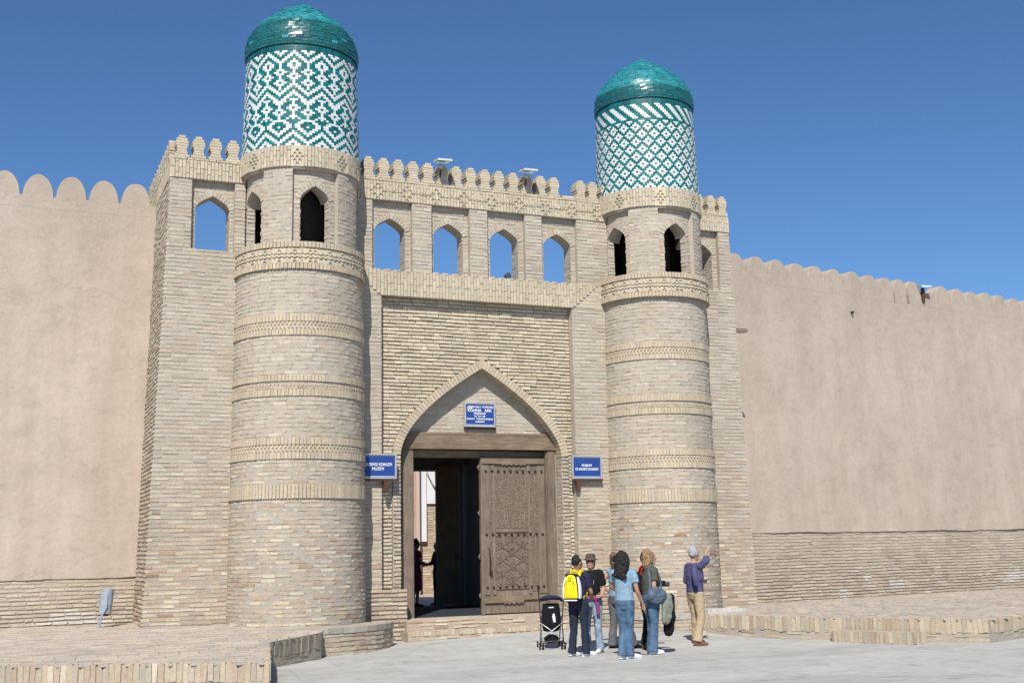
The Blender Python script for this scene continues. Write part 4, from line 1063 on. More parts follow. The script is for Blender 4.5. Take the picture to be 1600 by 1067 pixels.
# ------------------------------------------------------------ people
M['skin'] = mat_plain('skin', (0.42, 0.25, 0.17), 0.6, 0.3, 0.06, 20, bs=.1)
M['skin_tan'] = mat_plain('tanned_skin', (0.33, 0.18, 0.11), 0.6, 0.3, 0.06, 20, bs=.1)
M['black'] = cloth('black_cloth', (0.012, 0.012, 0.014)); M['navy'] = cloth('navy_cloth', (0.022, 0.025, 0.05))
M['darkdenim'] = cloth('dark_denim', (0.022, 0.028, 0.045)); M['denim'] = cloth('blue_denim', (0.075, 0.13, 0.20), .4, 9)
M['lightdenim'] = cloth('light_denim', (0.22, 0.28, 0.35), .35, 10); M['bluetee'] = cloth('light_blue_jersey', (0.20, 0.30, 0.39), .15, 12)
M['olive'] = cloth('olive_grey_cloth', (0.075, 0.082, 0.068)); M['khaki'] = cloth('khaki_cotton', (0.40, 0.31, 0.20), .14)
M['purple'] = cloth('purple_blue_cotton', (0.075, 0.072, 0.145), .2, 12); M['magenta'] = cloth('magenta_fleece', (0.22, 0.05, 0.16))
M['greytrs'] = cloth('grey_cloth', (0.12, 0.115, 0.12)); M['bagblue'] = cloth('slate_blue_canvas', (0.085, 0.115, 0.155), .4, 12)
M['sage'] = cloth('sage_green_cloth', (0.20, 0.215, 0.17), .2); M['yellow'] = mat_plain('yellow_nylon', (0.80, 0.62, 0.01), .5, .3, .06, 20, bs=.2)
M['white'] = mat_plain('white_fabric', (0.70, 0.70, 0.70), .6, .3, .06, 20, bs=.2); M['shoe'] = mat_plain('white_trainer', (0.62, 0.64, 0.66), .6, .3, .12, 30)
M['brown'] = mat_plain('brown_leather', (0.20, 0.09, 0.045), .6, .3, .2, 30); M['hatbrown'] = cloth('brown_felt', (0.085, 0.065, 0.05))
M['red'] = cloth('red_cloth', (0.35, 0.03, 0.02)); M['dress'] = cloth('magenta_dress', (0.20, 0.04, 0.10))
def hairmat(name, a, b):
    m, n, l, bs = nodes(name, 0.55, 0.35); t = tex_noise(n, l, 40, 6, .7, (1, 1, .35), 1.0)
    r = ramp(n, l, t.outputs[0], [(.35, a), (.65, b)]); l.new(r.outputs[0], bs.inputs['Base Color']); bump(n, l, bs, t.outputs[0], 1, .02); return m
M['hair_black'] = hairmat('black_hair', (.006, .005, .005), (.022, .018, .016)); M['hair_blond'] = hairmat('red_blond_hair', (.11, .055, .025), (.42, .27, .14))
M['hair_grey'] = hairmat('grey_hair', (.22, .22, .23), (.50, .50, .52)); M['hair_brown'] = hairmat('brown_hair', (.08, .045, .025), (.20, .12, .07))
tex = bpy.data.textures.new('folds', 'CLOUDS'); tex.noise_scale = .11; tex.noise_depth = 3
tex2 = bpy.data.textures.new('curls', 'CLOUDS'); tex2.noise_scale = .035; tex2.noise_depth = 2
def cr(pts, k=4):
    """Catmull-Rom through points with radii: list of (x,y,z,ra,rb)"""
    out = []; n = len(pts)
    for i in range(n-1):
        p0, p1, p2, p3 = [np.array(pts[min(max(j, 0), n-1)], float) for j in (i-1, i, i+1, i+2)]
        for t in np.linspace(0, 1, k, endpoint=False):
            out.append(.5*((2*p1)+(-p0+p2)*t+(2*p0-5*p1+4*p2-p3)*t*t+(-p0+3*p1-3*p2+p3)*t**3))
    out.append(np.array(pts[-1], float)); return out
class Fig:
    """figure space: +x its right, +y forwards, +z up; s = scale"""
    def __init__(s, T, rot, sc): s.T = T; s.rot = rot; s.sc = sc; s.O = LOC[T.name]
    def W(s, p):
        x, y, z = p[0]*s.sc, p[1]*s.sc, p[2]*s.sc; c, k = cos(s.rot), sin(s.rot); return (s.O.x+c*x-k*y, s.O.y+k*x+c*y, s.O.z+z)
    def mesh(s, name, tubes, mat, vox=.010, parent=None, disp=0, texx=None, smooth=4, kind='remesh', n=14):
        mb = MB()
        for t in tubes:
            pts = cr([tuple(q) if len(q) == 5 else (*q, q[3]) for q in t]) if len(t) > 2 else [np.array(q if len(q) == 5 else (*q, q[3]), float) for q in t]
            mb.tube([p[:3] for p in pts], [(max(.002, p[3]), max(.002, p[4])) for p in pts], n)
        V = [s.W(p) for p in mb.v]
        o = meshobj(name, V, mb.f, M[mat], parent or s.T, smooth=True)
        if vox:
            r = o.modifiers.new('r', 'REMESH'); r.mode = 'VOXEL'; r.voxel_size = vox; r.use_smooth_shade = True
            if smooth: q = o.modifiers.new('s', 'SMOOTH'); q.iterations = smooth; q.factor = .5
            if disp: d = o.modifiers.new('d', 'DISPLACE'); d.texture = texx or tex; d.strength = disp; d.mid_level = .5 if name in ('hair', 'bag_body') else .30; d.texture_coords = 'LOCAL'
        return o
    def box(s, name, pts, mat, parent=None, bev=.006):
        V = [s.W(p) for p in pts]; o = meshobj(name, V, BF6, M[mat], parent or s.T)
        if bev: b = o.modifiers.new('b', 'BEVEL'); b.width = bev; b.segments = 2
        return o
def lerp(a, b, t): return tuple(x+(y-x)*t for x, y in zip(a, b))
def hand(w_, d, side, curl=.35, sc=1.0):
    """palm, four fingers and thumb from the wrist w_ in direction d; side = direction of the thumb"""
    w_ = Vector(w_); d = Vector(d).normalized(); s_ = Vector(side); s_ = (s_-d*s_.dot(d)).normalized(); n = d.cross(s_)
    T = [[(*w_, .026, .026), (*(w_+d*.045), .036, .02), (*(w_+d*.09), .036, .018)]]
    for k, (o_, L) in enumerate(((.027, .066), (.009, .076), (-.009, .070), (-.027, .054))):
        b = w_+d*.08+s_*o_; m_ = b+d*L*.5+n*.012*curl*2; e = b+d*L*(1-.3*curl)+n*L*curl
        T.append([(*b, .0095, .0095), (*m_, .009, .009), (*e, .007, .007)])
    b = w_+d*.03+s_*.025; T.append([(*b, .013, .013), (*(b+d*.03+s_*.028), .011, .011), (*(b+d*.06+s_*.034+n*.01), .008, .008)])
    return T
def person(label, pos, heading, H, P, out, tags=None):
    """heading: degrees clockwise from the direction of the gate axis (+Y)"""
    x, y = pos; z = P.get('z', gz(x, y)+.004)
    T = thing('person', label, 'person', (x, y, z), P.get('group', 'visitors in front of the gate')); f = Fig(T, -radians(heading), H/1.70)
    J = dict(hipL=(-.09, 0, .90), kneeL=(-.10, .02, .49), ankL=(-.11, -.02, .09), hipR=(.09, 0, .90), kneeR=(.10, .02, .49), ankR=(.11, -.02, .09),
             shL=(-.165, 0, 1.375), elL=(-.22, -.03, 1.10), wrL=(-.22, .04, .87), shR=(.165, 0, 1.375), elR=(.22, -.03, 1.10), wrR=(.22, .04, .87),
             dL=(0, .1, -1), dR=(0, .1, -1), tL=(0, 1, 0), tR=(0, 1, 0), toeL=(0, 1), toeR=(0, 1), head=0, nod=0)
    J.update(P); g = P.get('fat', 1.0); wm = P.get('woman', False); hw = .165 if not wm else .158
    c, s_ = cos(-radians(J['head'])), sin(-radians(J['head']))
    hx = lambda x, y, z: (c*x-s_*y, .01+s_*x+c*y+J['nod']*(z-1.5), z)
    torso = [(0, 0, .82, .13*g, .10*g), (0, 0, .92, (.172 if wm else .16)*g, .118*g), (0, .005, 1.06, .132*g, .095*g), (0, .01, 1.22, .148*g, .108*g), (0, 0, 1.34, .158, .09), (0, -.005, 1.41, .10, .065), (0, .0, 1.46, .052, .055), (*hx(0, 0, 1.52), .052, .058)]
    head = [(*hx(0, .005, 1.475), .04, .045), (*hx(0, .02, 1.50), .056, .072), (*hx(0, .012, 1.55), .070, .088), (*hx(0, 0, 1.60), .077, .097), (*hx(0, -.006, 1.645), .073, .092), (*hx(0, -.008, 1.68), .052, .066), (*hx(0, -.008, 1.70), .02, .025)]
    nose = [(*hx(0, .095, 1.60), .010, .010), (*hx(0, .112, 1.572), .012, .014), (*hx(0, .108, 1.56), .013, .010)]
    chin = [(*hx(0, .07, 1.51), .022, .018), (*hx(0, .085, 1.512), .018, .014)]
    lips = [(*hx(-.02, .098, 1.535), .006, .006), (*hx(0, .103, 1.535), .008, .007), (*hx(.02, .098, 1.535), .006, .006)]
    brow = [(*hx(-.04, .086, 1.622), .009, .008), (*hx(0, .094, 1.622), .009, .008), (*hx(.04, .086, 1.622), .009, .008)]
    ears = [[(*hx(k*.078, -.005, 1.615), .008, .016), (*hx(k*.084, -.008, 1.59), .008, .018), (*hx(k*.078, 0, 1.56), .007, .010)] for k in (-1, 1)]
    body = [torso, head, nose, chin, lips, brow]+ears
    for S in 'LR':
        k = -1 if S == 'L' else 1; h, kn, an = J['hip'+S], J['knee'+S], J['ank'+S]; t = J['toe'+S]
        body.append([(*h, .085*g, .09*g), (*lerp(h, kn, .5), .068*g, .07*g), (*kn, .050, .052), (*lerp(kn, an, .35), .050, .052), (*lerp(kn, an, .8), .034, .036), (*an, .032, .034)])
        body.append([(an[0]-t[0]*.05, an[1]-t[1]*.05, .05, .028, .03), (an[0]+t[0]*.06, an[1]+t[1]*.06, .04, .036, .03), (an[0]+t[0]*.14, an[1]+t[1]*.14, .025, .036, .018)])
        sh, el, wr = J['sh'+S], J['el'+S], J['wr'+S]
        body.append([(sh[0]*.62, sh[1], sh[2]-.0, .05, .05), (*sh, .05, .055), (*lerp(sh, el, .5), .042, .043), (*el, .036, .037), (*lerp(el, wr, .3), .036, .036), (*wr, .025, .022)])
        body += hand(wr, J['d'+S], J['t'+S], J.get('curl', .3))
    f.mesh('body', body, J.get('skin', 'skin'), .0085, smooth=2, n=12)
    # face details
    for k in (-1, 1): f.mesh('eye', [[(*hx(k*.030, .084, 1.598), .011, .008), (*hx(k*.030+.001, .0905, 1.598), .009, .006)]], 'white' if not J.get('shades') else 'black', 0)
    for kind, *a in out:
        if kind == 'trousers':
            mat, flare = a[0], a[1]; hem = J.get('hem', .06)
            Tt = [[(0, 0, .80, .12*g, .105*g), (0, 0, .90, (.178 if wm else .168)*g, .128*g), (0, 0, .99, .150*g, .11*g)]]
            for S in 'LR':
                h, kn, an = J['hip'+S], J['knee'+S], J['ank'+S]; e = (an[0], an[1], hem)
                Tt.append([(*lerp(h, kn, -.05), .092*g, .100*g), (*lerp(h, kn, .5), .082*g, .085*g), (*kn, .064, .066), (*lerp(kn, e, .5), .058+flare*.3, .064+flare*.3), (*e, .058+flare*.7, .066+flare)])
            f.mesh('trousers' if mat != 'denim' else 'jeans', Tt, mat, .011, disp=.030, smooth=2)
        elif kind == 'skirt':
            f.mesh('skirt', [[(0, 0, 1.0, .14*g, .11*g), (0, 0, .88, .185*g, .14*g), (0, 0, .6, .19*g, .16*g), (0, 0, .42, .20*g, .17*g)]], a[0], .011, disp=.03)
        elif kind == 'top':
            mat, slv, low = a[0], a[1], a[2]; wd = J.get('loose', .0)
            Tt = [[(0, 0, low, (.172 if wm else .165)*g+wd, .125*g+wd), (0, .0, low+.12, .152*g+wd, .112*g+wd), (0, .012, 1.22, .163*g+wd, .122*g+wd), (0, 0, 1.34, .172, .100), (0, -.004, 1.405, .125, .078), (0, -.004, 1.435, .07, .064)]]
            for S in 'LR':
                sh, el, wr = J['sh'+S], J['el'+S], J['wr'+S]
                L = [(sh[0]*.55, sh[1], sh[2]-.01, .066, .064), (*sh, .062, .066)]
                if slv > .99: L += [(*lerp(sh, el, .5), .060, .060), (*el, .054, .054), (*lerp(el, wr, min(1, slv-1)), .044+wd, .044+wd)]
                else: L += [(*lerp(sh, el, slv*.6), .060, .060), (*lerp(sh, el, slv), .062, .062)]
                Tt.append(L)
            f.mesh('shirt', Tt, mat, .0105, disp=.028, smooth=2)
        elif kind == 'shoes':
            for S in 'LR':
                an, t = J['ank'+S], J['toe'+S]; p = lambda d, z: (an[0]+t[0]*d, an[1]+t[1]*d, z)
                sh_ = f.mesh('shoe', [[(*p(-.065, .045), .026, .03), (*p(-.04, .055), .036, .045), (*p(.04, .048), .040, .040), (*p(.12, .034), .044, .027), (*p(.185, .026), .032, .018), (*p(.20, .022), .012, .010)]], a[0], .009, smooth=2)
                f.mesh('sole', [[(*p(-.07, .012), .030, .011), (*p(.04, .012), .038, .012), (*p(.13, .012), .044, .012), (*p(.205, .014), .02, .010)]], a[1], .008, parent=sh_, smooth=1)
        elif kind == 'hair':
            f.mesh('hair', [[(*hx(q[0], q[1], q[2]), *q[3:]) for q in t] for t in a[1]], a[0], .010, disp=a[2], texx=a[3], smooth=1)
        elif kind == 'mesh': f.mesh(a[0], a[2], a[1], .010, disp=a[3] if len(a) > 3 else 0, smooth=2)
        elif kind == 'hmesh': f.mesh(a[0], [[(*hx(q[0], q[1], q[2]), *q[3:]) for q in t] for t in a[2]], a[1], .008, smooth=2)
    f.hx = hx; f.J = J; return T, f
VIEW = 23.5
short = [[(0, .02, 1.71, .03, .04), (0, -.012, 1.69, .066, .082), (0, -.022, 1.64, .086, .098), (0, -.035, 1.59, .085, .085), (0, -.05, 1.545, .066, .058)]]
def strap(f, name, pts, w_, mat, th=.006, parent=None):
    """flat ribbon of width w_ through points"""
    P = [Vector(q[:3]) for q in cr([(*p, 0, 0) for p in pts], 5)]; mb = MB(); n = len(P); ring = []
    for i, p in enumerate(P):
        t = (P[min(i+1, n-1)]-P[max(i-1, 0)]).normalized(); o_ = Vector((p.x, p.y, 0)); o_ = (o_ if o_.length > .01 else Vector((0, 1, 0))).normalized()
        s_ = t.cross(o_).normalized(); o2 = s_.cross(t).normalized()
        ring.append([p-s_*w_/2-o2*th, p+s_*w_/2-o2*th, p+s_*w_/2+o2*th, p-s_*w_/2+o2*th])
    V = [f.W(q) for r in ring for q in r]; Fc = [(0, 1, 2, 3), tuple(4*(n-1)+k for k in (3, 2, 1, 0))]
    for i in range(n-1):
        for k in range(4): Fc.append((4*i+k, 4*i+(k+1) % 4, 4*i+4+(k+1) % 4, 4*i+4+k))
    return meshobj(name, V, Fc, M[mat], parent or f.T)

# 1 man with the yellow backpack
T1, f1 = person('man in navy T-shirt and dark jeans seen from behind, wearing a yellow backpack', (8.60, -4.16), VIEW+28, 1.54,
    dict(head=26, skin='skin_tan', kneeL=(-.10, .0, .49), ankL=(-.13, -.04, .09), ankR=(.12, .0, .09), toeL=(.5, .86), toeR=(.62, .78), elL=(-.2, .06, 1.12), wrL=(-.10, .20, .98), dL=(.5, .8, -.2), elR=(.23, .04, 1.10), wrR=(.17, .20, .97), dR=(-.3, .9, -.1), tL=(0, 0, 1), tR=(0, 0, 1), hem=.045),
    [('trousers', 'darkdenim', .012), ('top', 'navy', .72, .90), ('shoes', 'shoe', 'shoe'), ('hair', 'hair_black', short, .015, tex2)])
def backpack(f, label, mats, w_=.15, z0=.98, z1=1.42, y0=-.10, d=.17, x0=0):
    B = thing('backpack', label, 'backpack', f.W((x0, y0, z0))); g = Fig(B, f.rot, f.sc); g.O = f.O; g.T = B
    g.mesh('bag_body', [[(x0, y0-d*.5, z0, w_*.8, d*.45), (x0, y0-d*.5, z0+.05, w_, d*.55), (x0, y0-d*.5, z0+.25, w_*.98, d*.50), (x0, y0-d*.45, z1-.06, w_*.78, d*.40), (x0, y0-d*.4, z1, w_*.4, d*.2)]], mats[0], .010, smooth=3)
    for k in (-1, 1):
        strap(g, 'shoulder_strap', [(x0+k*.075, y0-.03, z1-.06), (k*.09, -.085, 1.44), (k*.10, .01, 1.462), (k*.11, .105, 1.36), (k*.125, .13, 1.2), (k*.15, .06, 1.06), (k*.13, -.06, z0+.06)], .055, mats[1], .008)
    return B, g
B1, g1 = backpack(f1, 'yellow, white and black backpack on the back of the man in navy', ('black', 'yellow'), .165, .93, 1.43, -.10, .20)
g1.mesh('front_pocket', [[(0, -.285, 1.0, .135, .03), (0, -.30, 1.10, .135, .035), (0, -.30, 1.25, .12, .035), (0, -.28, 1.36, .085, .03), (0, -.26, 1.39, .04, .02)]], 'yellow', .008, smooth=3)
for k in (-1, 1): g1.mesh('side_panel', [[(k*.15, -.24, .99, .02, .05), (k*.155, -.24, 1.12, .022, .055), (k*.14, -.24, 1.26, .02, .05), (k*.11, -.23, 1.36, .015, .03)]], 'white', .008, smooth=2)
g1.box('reflective_strip', [(-.12, -.295, .955), (.12, -.295, .955), (.12, -.295, .975), (-.12, -.295, .975), (-.12, -.315, .955), (.12, -.315, .955), (.12, -.315, .975), (-.12, -.315, .975)][::1], 'white', bev=0)
mb = MB()
for r_, zc, a0, a1 in ((.075, 1.19, 0, 2*pi), (.105, 1.19, .3, 2.84), (.028, 1.33, 0, 2*pi)):
    n = 20
    for i in range(n):
        a, b = a0+(a1-a0)*i/n, a0+(a1-a0)*(i+1)/n
        v, _ = bar(lambda u, v, d: g1.W((u, -.332+d*-1, v)), r_*cos(a), zc+r_*sin(a), r_*cos(b), zc+r_*sin(b), .004, .002, 0, -.006); mb.add(v, BF)
mb.add([g1.W((x, -.336, z)) for x, z in ((-.03, 1.155), (.02, 1.155), (.0, 1.185), (-.01, 1.175))], [(0, 1, 2, 3)]); mb.obj('emblem', 'black', B1)
strap(g1, 'top_trim', [(-.10, -.20, 1.385), (-.04, -.225, 1.415), (.04, -.225, 1.415), (.10, -.20, 1.385)], .035, 'yellow', .008)
strap(g1, 'carry_loop', [(-.05, -.12, 1.43), (0, -.14, 1.475), (.05, -.12, 1.43)], .03, 'yellow', .007)
# 2 woman with hat
hat = [[(0, 0, 1.635, .100, .118), (0, 0, 1.66, .094, .108), (0, 0, 1.70, .086, .098), (0, 0, 1.725, .075, .085), (0, 0, 1.735, .03, .04)]]
T2, f2 = person('woman in brown hat, sunglasses and black top with a magenta jacket round her waist', (9.07, -3.72), VIEW+196, 1.56,
    dict(head=-8, woman=True, shades=True, ankL=(-.12, .0, .09), ankR=(.10, .05, .09), toeL=(.1, 1), toeR=(-.2, 1), elR=(.21, .0, 1.12), wrR=(.16, .16, 1.02), dR=(-.4, .9, 0), tR=(0, 0, 1), elL=(-.22, .0, 1.12), wrL=(-.2, .12, .98), dL=(.3, .9, 0), tL=(0, 0, 1)),
    [('trousers', 'lightdenim', .02), ('top', 'black', .8, .92), ('shoes', 'shoe', 'shoe'),
     ('hair', 'hair_black', [[(0, -.02, 1.68, .07, .085), (0, -.03, 1.62, .088, .092), (0, -.04, 1.54, .082, .07), (0, -.045, 1.47, .06, .045)]], .012, tex2),
     ('mesh', 'jacket_round_waist', 'magenta', [[(-.15, -.02, .97, .03, .04), (-.09, -.12, .99, .03, .045), (.09, -.12, .99, .03, .045), (.165, 0, .97, .03, .045), (.10, .125, .96, .028, .04), (0, .14, .95, .03, .04), (-.10, .125, .96, .028, .04), (-.165, .02, .97, .03, .04)], [(-.10, .14, .95, .03, .03), (-.13, .155, .85, .03, .022), (-.14, .15, .72, .035, .022), (-.14, .15, .66, .028, .015)]], .02),
     ('mesh', 'chest_badge', 'white', [[(-.07, .137, 1.27, .010, .004), (-.07, .139, 1.23, .012, .004), (-.068, .138, 1.18, .006, .004)]])])
h2 = Fig(thing('hat', 'brown bucket hat on the woman in sunglasses', 'hat', f2.W((0, 0, 1.63))), f2.rot, f2.sc); h2.O = f2.O
h2.mesh('crown', [[(*f2.hx(q[0], q[1], q[2]), q[3], q[4]) for q in hat[0]]], 'hatbrown', .008, smooth=2)
h2.mesh('brim', [[(*f2.hx(0, .0, 1.612), .140, .158), (*f2.hx(0, .0, 1.628), .118, .135), (*f2.hx(0, 0, 1.65), .095, .11)]], 'hatbrown', .007, smooth=2)
s2 = Fig(thing('sunglasses', 'dark sunglasses on the face of the woman in the brown hat', 'sunglasses', f2.W((0, .1, 1.59))), f2.rot, f2.sc); s2.O = f2.O
for k in (-1, 1): s2.mesh('lens', [[(*f2.hx(k*.012, .105, 1.595), .012, .014), (*f2.hx(k*.033, .102, 1.594), .010, .022), (*f2.hx(k*.056, .088, 1.595), .008, .016)]], 'black', 0)
for k in (-1, 1): s2.mesh('temple', [[(*f2.hx(k*.058, .085, 1.598), .004, .005), (*f2.hx(k*.080, 0, 1.60), .004, .005)]], 'black', 0, n=6)
# 3 curly-haired woman
curly = [[(0, .0, 1.715, .04, .05), (0, -.02, 1.69, .092, .10), (0, -.035, 1.62, .118, .115), (0, -.05, 1.54, .125, .115), (0, -.07, 1.46, .125, .10), (.0, -.085, 1.38, .105, .085), (.0, -.09, 1.31, .07, .06), (0, -.09, 1.26, .03, .03)]]+[[(R.uniform(-.09, .09), -.06+R.uniform(-.05, .03), z, .045, .045), (R.uniform(-.13, .13), -.1+R.uniform(-.04, .06), z-.05, .035, .035), (R.uniform(-.13, .13), -.1+R.uniform(-.04, .06), z-.08, .02, .02)] for z in np.linspace(1.68, 1.36, 16)]
T3, f3 = person('woman with long curly black hair, light blue T-shirt and blue jeans seen from behind', (8.95, -5.05), VIEW+22, 1.58,
    dict(woman=True, fat=.97, skin='skin_tan', head=10, hipL=(-.075, 0, .90), hipR=(.075, 0, .90), kneeL=(-.05, .03, .49), ankL=(-.055, -.05, .09), kneeR=(.06, .05, .49), ankR=(.05, .05, .09), toeL=(.55, .83), toeR=(.8, .6), elR=(.235, -.04, 1.10), wrR=(.30, .06, .87), dR=(.1, .15, -1), tR=(-.3, 1, 0), elL=(-.22, .06, 1.15), wrL=(-.12, .22, 1.05), dL=(.5, .8, 0), tL=(0, 0, 1), hem=.05),
    [('trousers', 'denim', .015), ('top', 'bluetee', .55, .93), ('shoes', 'shoe', 'shoe'), ('hair', 'hair_black', curly, .05, tex2)])
# 4 visitor in grey trousers behind her
T4, f4 = person('visitor in grey trousers standing behind the curly-haired woman', (9.69, -3.43), VIEW+50, 1.56,
    dict(woman=True, toeL=(.5, .86), toeR=(.4, .9), kneeR=(.13, .12, .49), ankR=(.15, .24, .09), kneeL=(-.1, .0, .49), ankL=(-.12, -.04, .09), elL=(-.29, -.12, 1.14), wrL=(-.20, .05, .98), dL=(.4, .9, 0), tL=(0, 0, 1), elR=(.2, .05, 1.12), wrR=(.1, .2, 1.02), dR=(-.4, .9, 0), tR=(0, 0, 1), hem=.05),
    [('trousers', 'greytrs', .02), ('top', 'bluetee', .12, .93), ('shoes', 'black', 'black'),
     ('hair', 'hair_brown', [[(0, 0, 1.71, .04, .05), (0, -.02, 1.67, .088, .10), (0, -.03, 1.58, .098, .10), (0, -.04, 1.50, .088, .08), (0, -.05, 1.44, .06, .05)]], .02, tex2)])
# 5 visitor in black with the black rucksack
T5, f5 = person('visitor dressed in black with a black rucksack, half hidden beside the blond woman', (10.06, -3.81), VIEW+75, 1.56,
    dict(woman=True, toeL=(.2, 1), toeR=(0, 1), head=20, elL=(-.2, .05, 1.12), wrL=(-.1, .2, 1.02), dL=(.4, .9, 0), tL=(0, 0, 1), elR=(.2, .05, 1.12), wrR=(.1, .2, 1.02), dR=(-.4, .9, 0), tR=(0, 0, 1), hem=.08),
    [('trousers', 'black', .02), ('top', 'black', .8, .93), ('shoes', 'brown', 'brown'), ('hair', 'hair_black', short, .012, tex2)])
B5, g5 = backpack(f5, 'black rucksack with a red strap on the visitor dressed in black', ('black', 'red'), .14, 1.02, 1.38, -.10, .15)
# 6 blond woman
blond = [[(0, .0, 1.715, .04, .05), (0, -.015, 1.69, .088, .098), (0, -.03, 1.62, .106, .108), (0, -.045, 1.54, .108, .100), (0, -.055, 1.46, .100, .085), (0, -.06, 1.41, .075, .06), (0, -.06, 1.38, .03, .03)]]
T6, f6 = person('woman with shoulder-length red-blond hair in olive shirt and blue jeans, facing right', (9.72, -4.52), VIEW+72, 1.61,
    dict(woman=True, fat=1.14, head=6, kneeL=(-.09, .03, .49), ankL=(-.10, .04, .09), kneeR=(.09, 0, .49), ankR=(.10, -.05, .09), toeL=(.15, 1), toeR=(.1, 1), shR=(.17, .0, 1.37), elR=(.22, -.03, 1.10), wrR=(.19, .17, .97), dR=(-.1, .9, -.4), tR=(-.6, 0, .6), elL=(-.2, .04, 1.12), wrL=(-.08, .23, 1.12), dL=(.5, .8, .1), tL=(0, 0, 1), hem=.045),
    [('trousers', 'denim', .035), ('top', 'olive', .62, .90), ('shoes', 'shoe', 'shoe'), ('hair', 'hair_blond', blond, .03, tex2)])
bg6 = Fig(thing('shoulder_bag', 'slate blue round shoulder bag at the hip of the blond woman', 'bag', f6.W((.2, 0, .95))), f6.rot, f6.sc); bg6.O = f6.O
bg6.mesh('bag_body', [[(.215, -.17, 1.0, .06, .08), (.235, -.11, .985, .085, .13), (.24, .0, .965, .09, .155), (.235, .10, .97, .08, .12), (.215, .15, .98, .05, .06)]], 'bagblue', .010, disp=.04, smooth=2)
strap(bg6, 'bag_strap', [(.21, -.10, 1.06), (.19, -.09, 1.25), (.12, -.06, 1.42), (.05, .0, 1.465), (.10, .07, 1.40), (.20, .10, 1.22), (.22, .10, 1.06)], .035, 'bagblue', .005)
cm = Fig(thing('camera', 'black camera held at the chest of the blond woman', 'camera', f6.W((0, .25, 1.15))), f6.rot, f6.sc); cm.O = f6.O
cm.box('camera_body', [(-.07, .19, 1.10), (.07, .19, 1.10), (.07, .19, 1.20), (-.07, .19, 1.20), (-.07, .255, 1.10), (.07, .255, 1.10), (.07, .255, 1.20), (-.07, .255, 1.20)], 'black', bev=.01)
cm.mesh('camera_lens', [[(0, .25, 1.145, .038, .038), (0, .30, 1.14, .038, .038), (0, .345, 1.135, .042, .042)]], 'lamp_dark', 0)
def drape(label, mat, f, x, y, z0, z1, w_, cat='jacket', name='jacket'):
    t = Fig(thing(name, label, cat, f.W((x, y, z1))), f.rot, f.sc); t.O = f.O
    t.mesh('draped_cloth', [[(x, y, z0, .045, w_*.6), (x+.012, y+.005, z0-.05, .045, w_), (x+.01, y+.02, (z0+z1)/2, .042, w_*.95), (x, y+.0, z1+.08, .035, w_*.75), (x, y-.03, z1, .02, w_*.35)]], mat, .009, disp=.05, smooth=1)
    t.mesh('sleeve', [[(x+.03, y-w_*.4, (z0+z1)/2+.05, .028, .035), (x+.035, y-w_*.55, z1+.10, .028, .035), (x+.03, y-w_*.5, z1+.02, .025, .03)]], mat, .009, disp=.03, smooth=1)
    return t
drape('sage green jacket hanging over the arm of the blond woman', 'sage', f6, .20, .18, .98, .50, .10)
drape('black jacket hanging behind the sage green one, held by the blond woman', 'black', f6, .06, .28, .96, .30, .11)
# 7 grey-haired man
T7, f7 = person('grey-haired man in purple-blue shirt and khaki trousers raising one arm to his forehead', (11.17, -3.53), VIEW+58, 1.63,
    dict(head=-6, nod=.05, fat=1.02, toeL=(0, 1), toeR=(.35, .94), kneeL=(-.09, .05, .49), ankL=(-.14, .11, .09), kneeR=(.12, .0, .49), ankR=(.12, -.10, .09), elR=(.27, .06, 1.47), wrR=(.12, .19, 1.62), dR=(-.15, .75, .55), tR=(-1, 0, 0), elL=(-.20, -.02, 1.12), wrL=(-.10, .20, 1.10), dL=(.3, .9, 0), tL=(0, 0, 1), loose=.012, hem=.07),
    [('trousers', 'khaki', .02), ('top', 'purple', 1.35, .93), ('shoes', 'brown', 'brown'),
     ('hair', 'hair_grey', short, .012, tex2),
     ('mesh', 'hanging_sleeve', 'purple', [[(.12, -.10, 1.40, .05, .05), (.19, -.16, 1.30, .045, .05), (.22, -.17, 1.15, .042, .045), (.22, -.155, 1.04, .035, .035)]], .02),
     ('mesh', 'belt_pouch', 'black', [[(.15, .0, 1.16, .012, .02), (.165, .0, 1.13, .014, .022), (.165, 0, 1.08, .012, .02)]])])
# 8, 9 figures inside the gateway
T8, f8 = person('woman in a magenta dress standing in shade inside the gateway, hair in a bun', (8.90, 4.78), 80, 1.50,
    dict(z=.435, woman=True, group='people inside the gateway', skin='skin_tan', elR=(.2, .06, 1.14), wrR=(.14, .26, 1.06), dR=(0, 1, 0), tR=(0, 0, 1), elL=(-.2, .06, 1.14), wrL=(-.1, .26, 1.08), dL=(0, 1, 0), tL=(0, 0, 1), head=5, nod=.2),
    [('skirt', 'dress'), ('top', 'dress', .5, .90), ('shoes', 'black', 'black'), ('hair', 'hair_black', [short[0], [(0, -.08, 1.66, .04, .04), (0, -.11, 1.68, .05, .05), (0, -.14, 1.68, .03, .03)]], .02, tex2)])
T9, f9 = person('dark-dressed man in shade behind the inner door leaf of the gateway', (9.60, 5.2), 265, 1.46,
    dict(z=.435, group='people inside the gateway', skin='skin_tan', elR=(.2, .06, 1.14), wrR=(.14, .26, 1.06), dR=(0, 1, 0), tR=(0, 0, 1)),
    [('trousers', 'black', .01), ('top', 'black', 1.6, .90), ('shoes', 'black', 'black'), ('hair', 'hair_black', short, .01, tex2)])

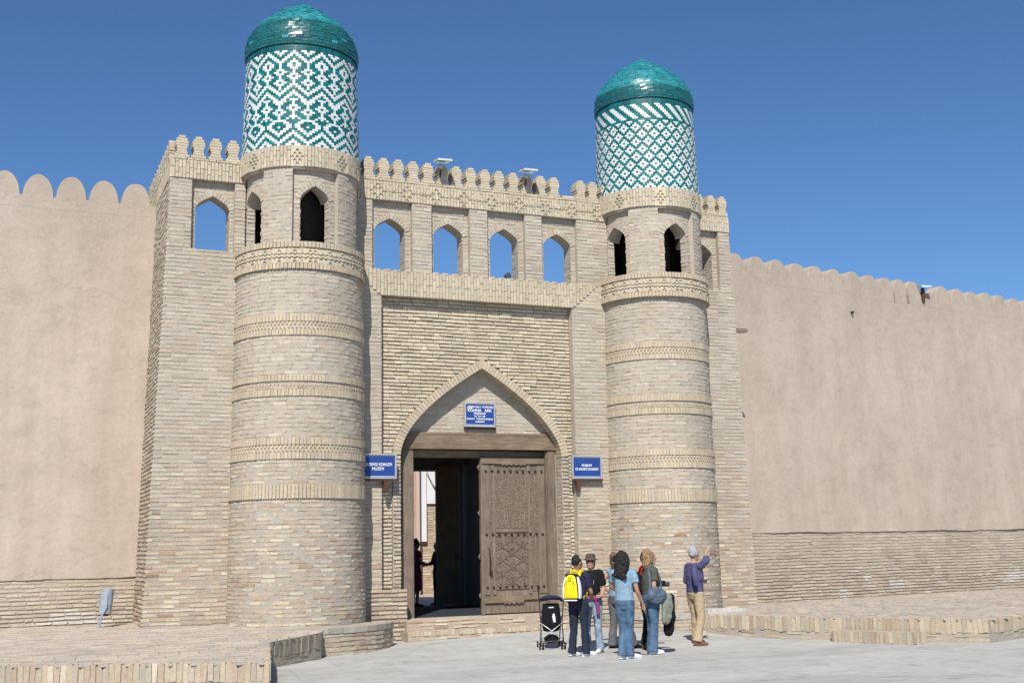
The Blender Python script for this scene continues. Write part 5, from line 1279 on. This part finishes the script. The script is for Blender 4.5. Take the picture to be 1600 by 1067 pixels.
# ------------------------------------------------------------ stroller (seen from behind, facing the gate)
S = thing('stroller', 'black folding umbrella stroller with navy canopy and small double wheels', 'stroller', (8.72, -2.85, gz(8.72, -2.85)+.003))
sf = Fig(S, -radians(VIEW-4), 1.70*.97/1.70)
def st_tube(name, pts, r, mat='lamp_dark', n=8, parent=None):
    mb = MB(); mb.tube([sf.W(p) for p in pts], r, n); return mb.obj(name, mat, parent or S, smooth=True)
hw = .195
for k in (-1, 1):
    st_tube('handle_tube', [(k*hw, -.20, .09), (k*(hw-.01), -.13, .42), (k*(hw+.015), -.17, .80), (k*(hw+.03), -.26, 1.0), (k*(hw+.03), -.31, 1.03)], .011)
    h_ = st_tube('handle_grip', [(k*(hw+.03), -.29, 1.02), (k*(hw+.035), -.36, 1.045)], .018, 'black')
    st_tube('front_leg', [(k*(hw-.02), -.12, .55), (k*(hw-.03), .22, .12)], .010)
    st_tube('seat_side_rail', [(k*(hw-.01), -.14, .42), (k*(hw-.03), .16, .34)], .009)
    for yy, zz in ((-.21, .055), (.24, .055)):
        for q in (-1, 1):
            xc = k*(hw-.005)+q*.028; tw = MB()
            tw.tube([sf.W((xc-.011, yy, zz)), sf.W((xc+.011, yy, zz))], .055, 18); wheel = tw.obj('wheel', 'black', S)
            hb = MB(); hb.tube([sf.W((xc-.0125, yy, zz)), sf.W((xc+.0125, yy, zz))], .032, 14); hb.obj('wheel_hub', 'lamp_white' if q*k > 0 else 'red', S if False else wheel)
st_tube('cross_brace', [(-hw, -.18, .16), (0, -.16, .30), (hw, -.15, .44)], .008, 'alu'); st_tube('cross_brace', [(hw, -.18, .16), (0, -.155, .30), (-hw, -.15, .44)], .008, 'alu')
st_tube('rear_axle', [(-hw, -.2, .13), (hw, -.2, .13)], .008)
sf.mesh('seat_back', [[(0, -.03, .30, .14, .05), (0, -.07, .42, .17, .045), (0, -.09, .62, .165, .04), (0, -.10, .76, .14, .03)]], 'black', .010, disp=.02)
sf.mesh('seat_base', [[(0, -.08, .34, .13, .04), (0, .06, .34, .13, .04), (0, .16, .35, .12, .03)]], 'black', .010)
sf.mesh('storage_basket', [[(0, -.10, .17, .12, .07), (0, -.02, .165, .13, .07), (0, .10, .17, .11, .06)]], 'black', .010, disp=.02)
sf.mesh('canopy', [[(-.20, -.15, .80, .012, .04), (-.14, -.12, .85, .035, .12), (0, -.11, .865, .04, .14), (.14, -.12, .85, .035, .12), (.20, -.15, .80, .012, .04)]], 'navy', .009)
sf.box('white_label', [(-.045, -.13, .69), (.045, -.13, .69), (.045, -.13, .705), (-.045, -.13, .705), (-.045, -.136, .69), (.045, -.136, .69), (.045, -.136, .705), (-.045, -.136, .705)], 'white', bev=0)
sf.mesh('hanging_leaflet', [[(.03, -.125, .61, .022, .006), (.045, -.13, .52, .026, .006), (.055, -.125, .44, .02, .006)]], 'white', 0)
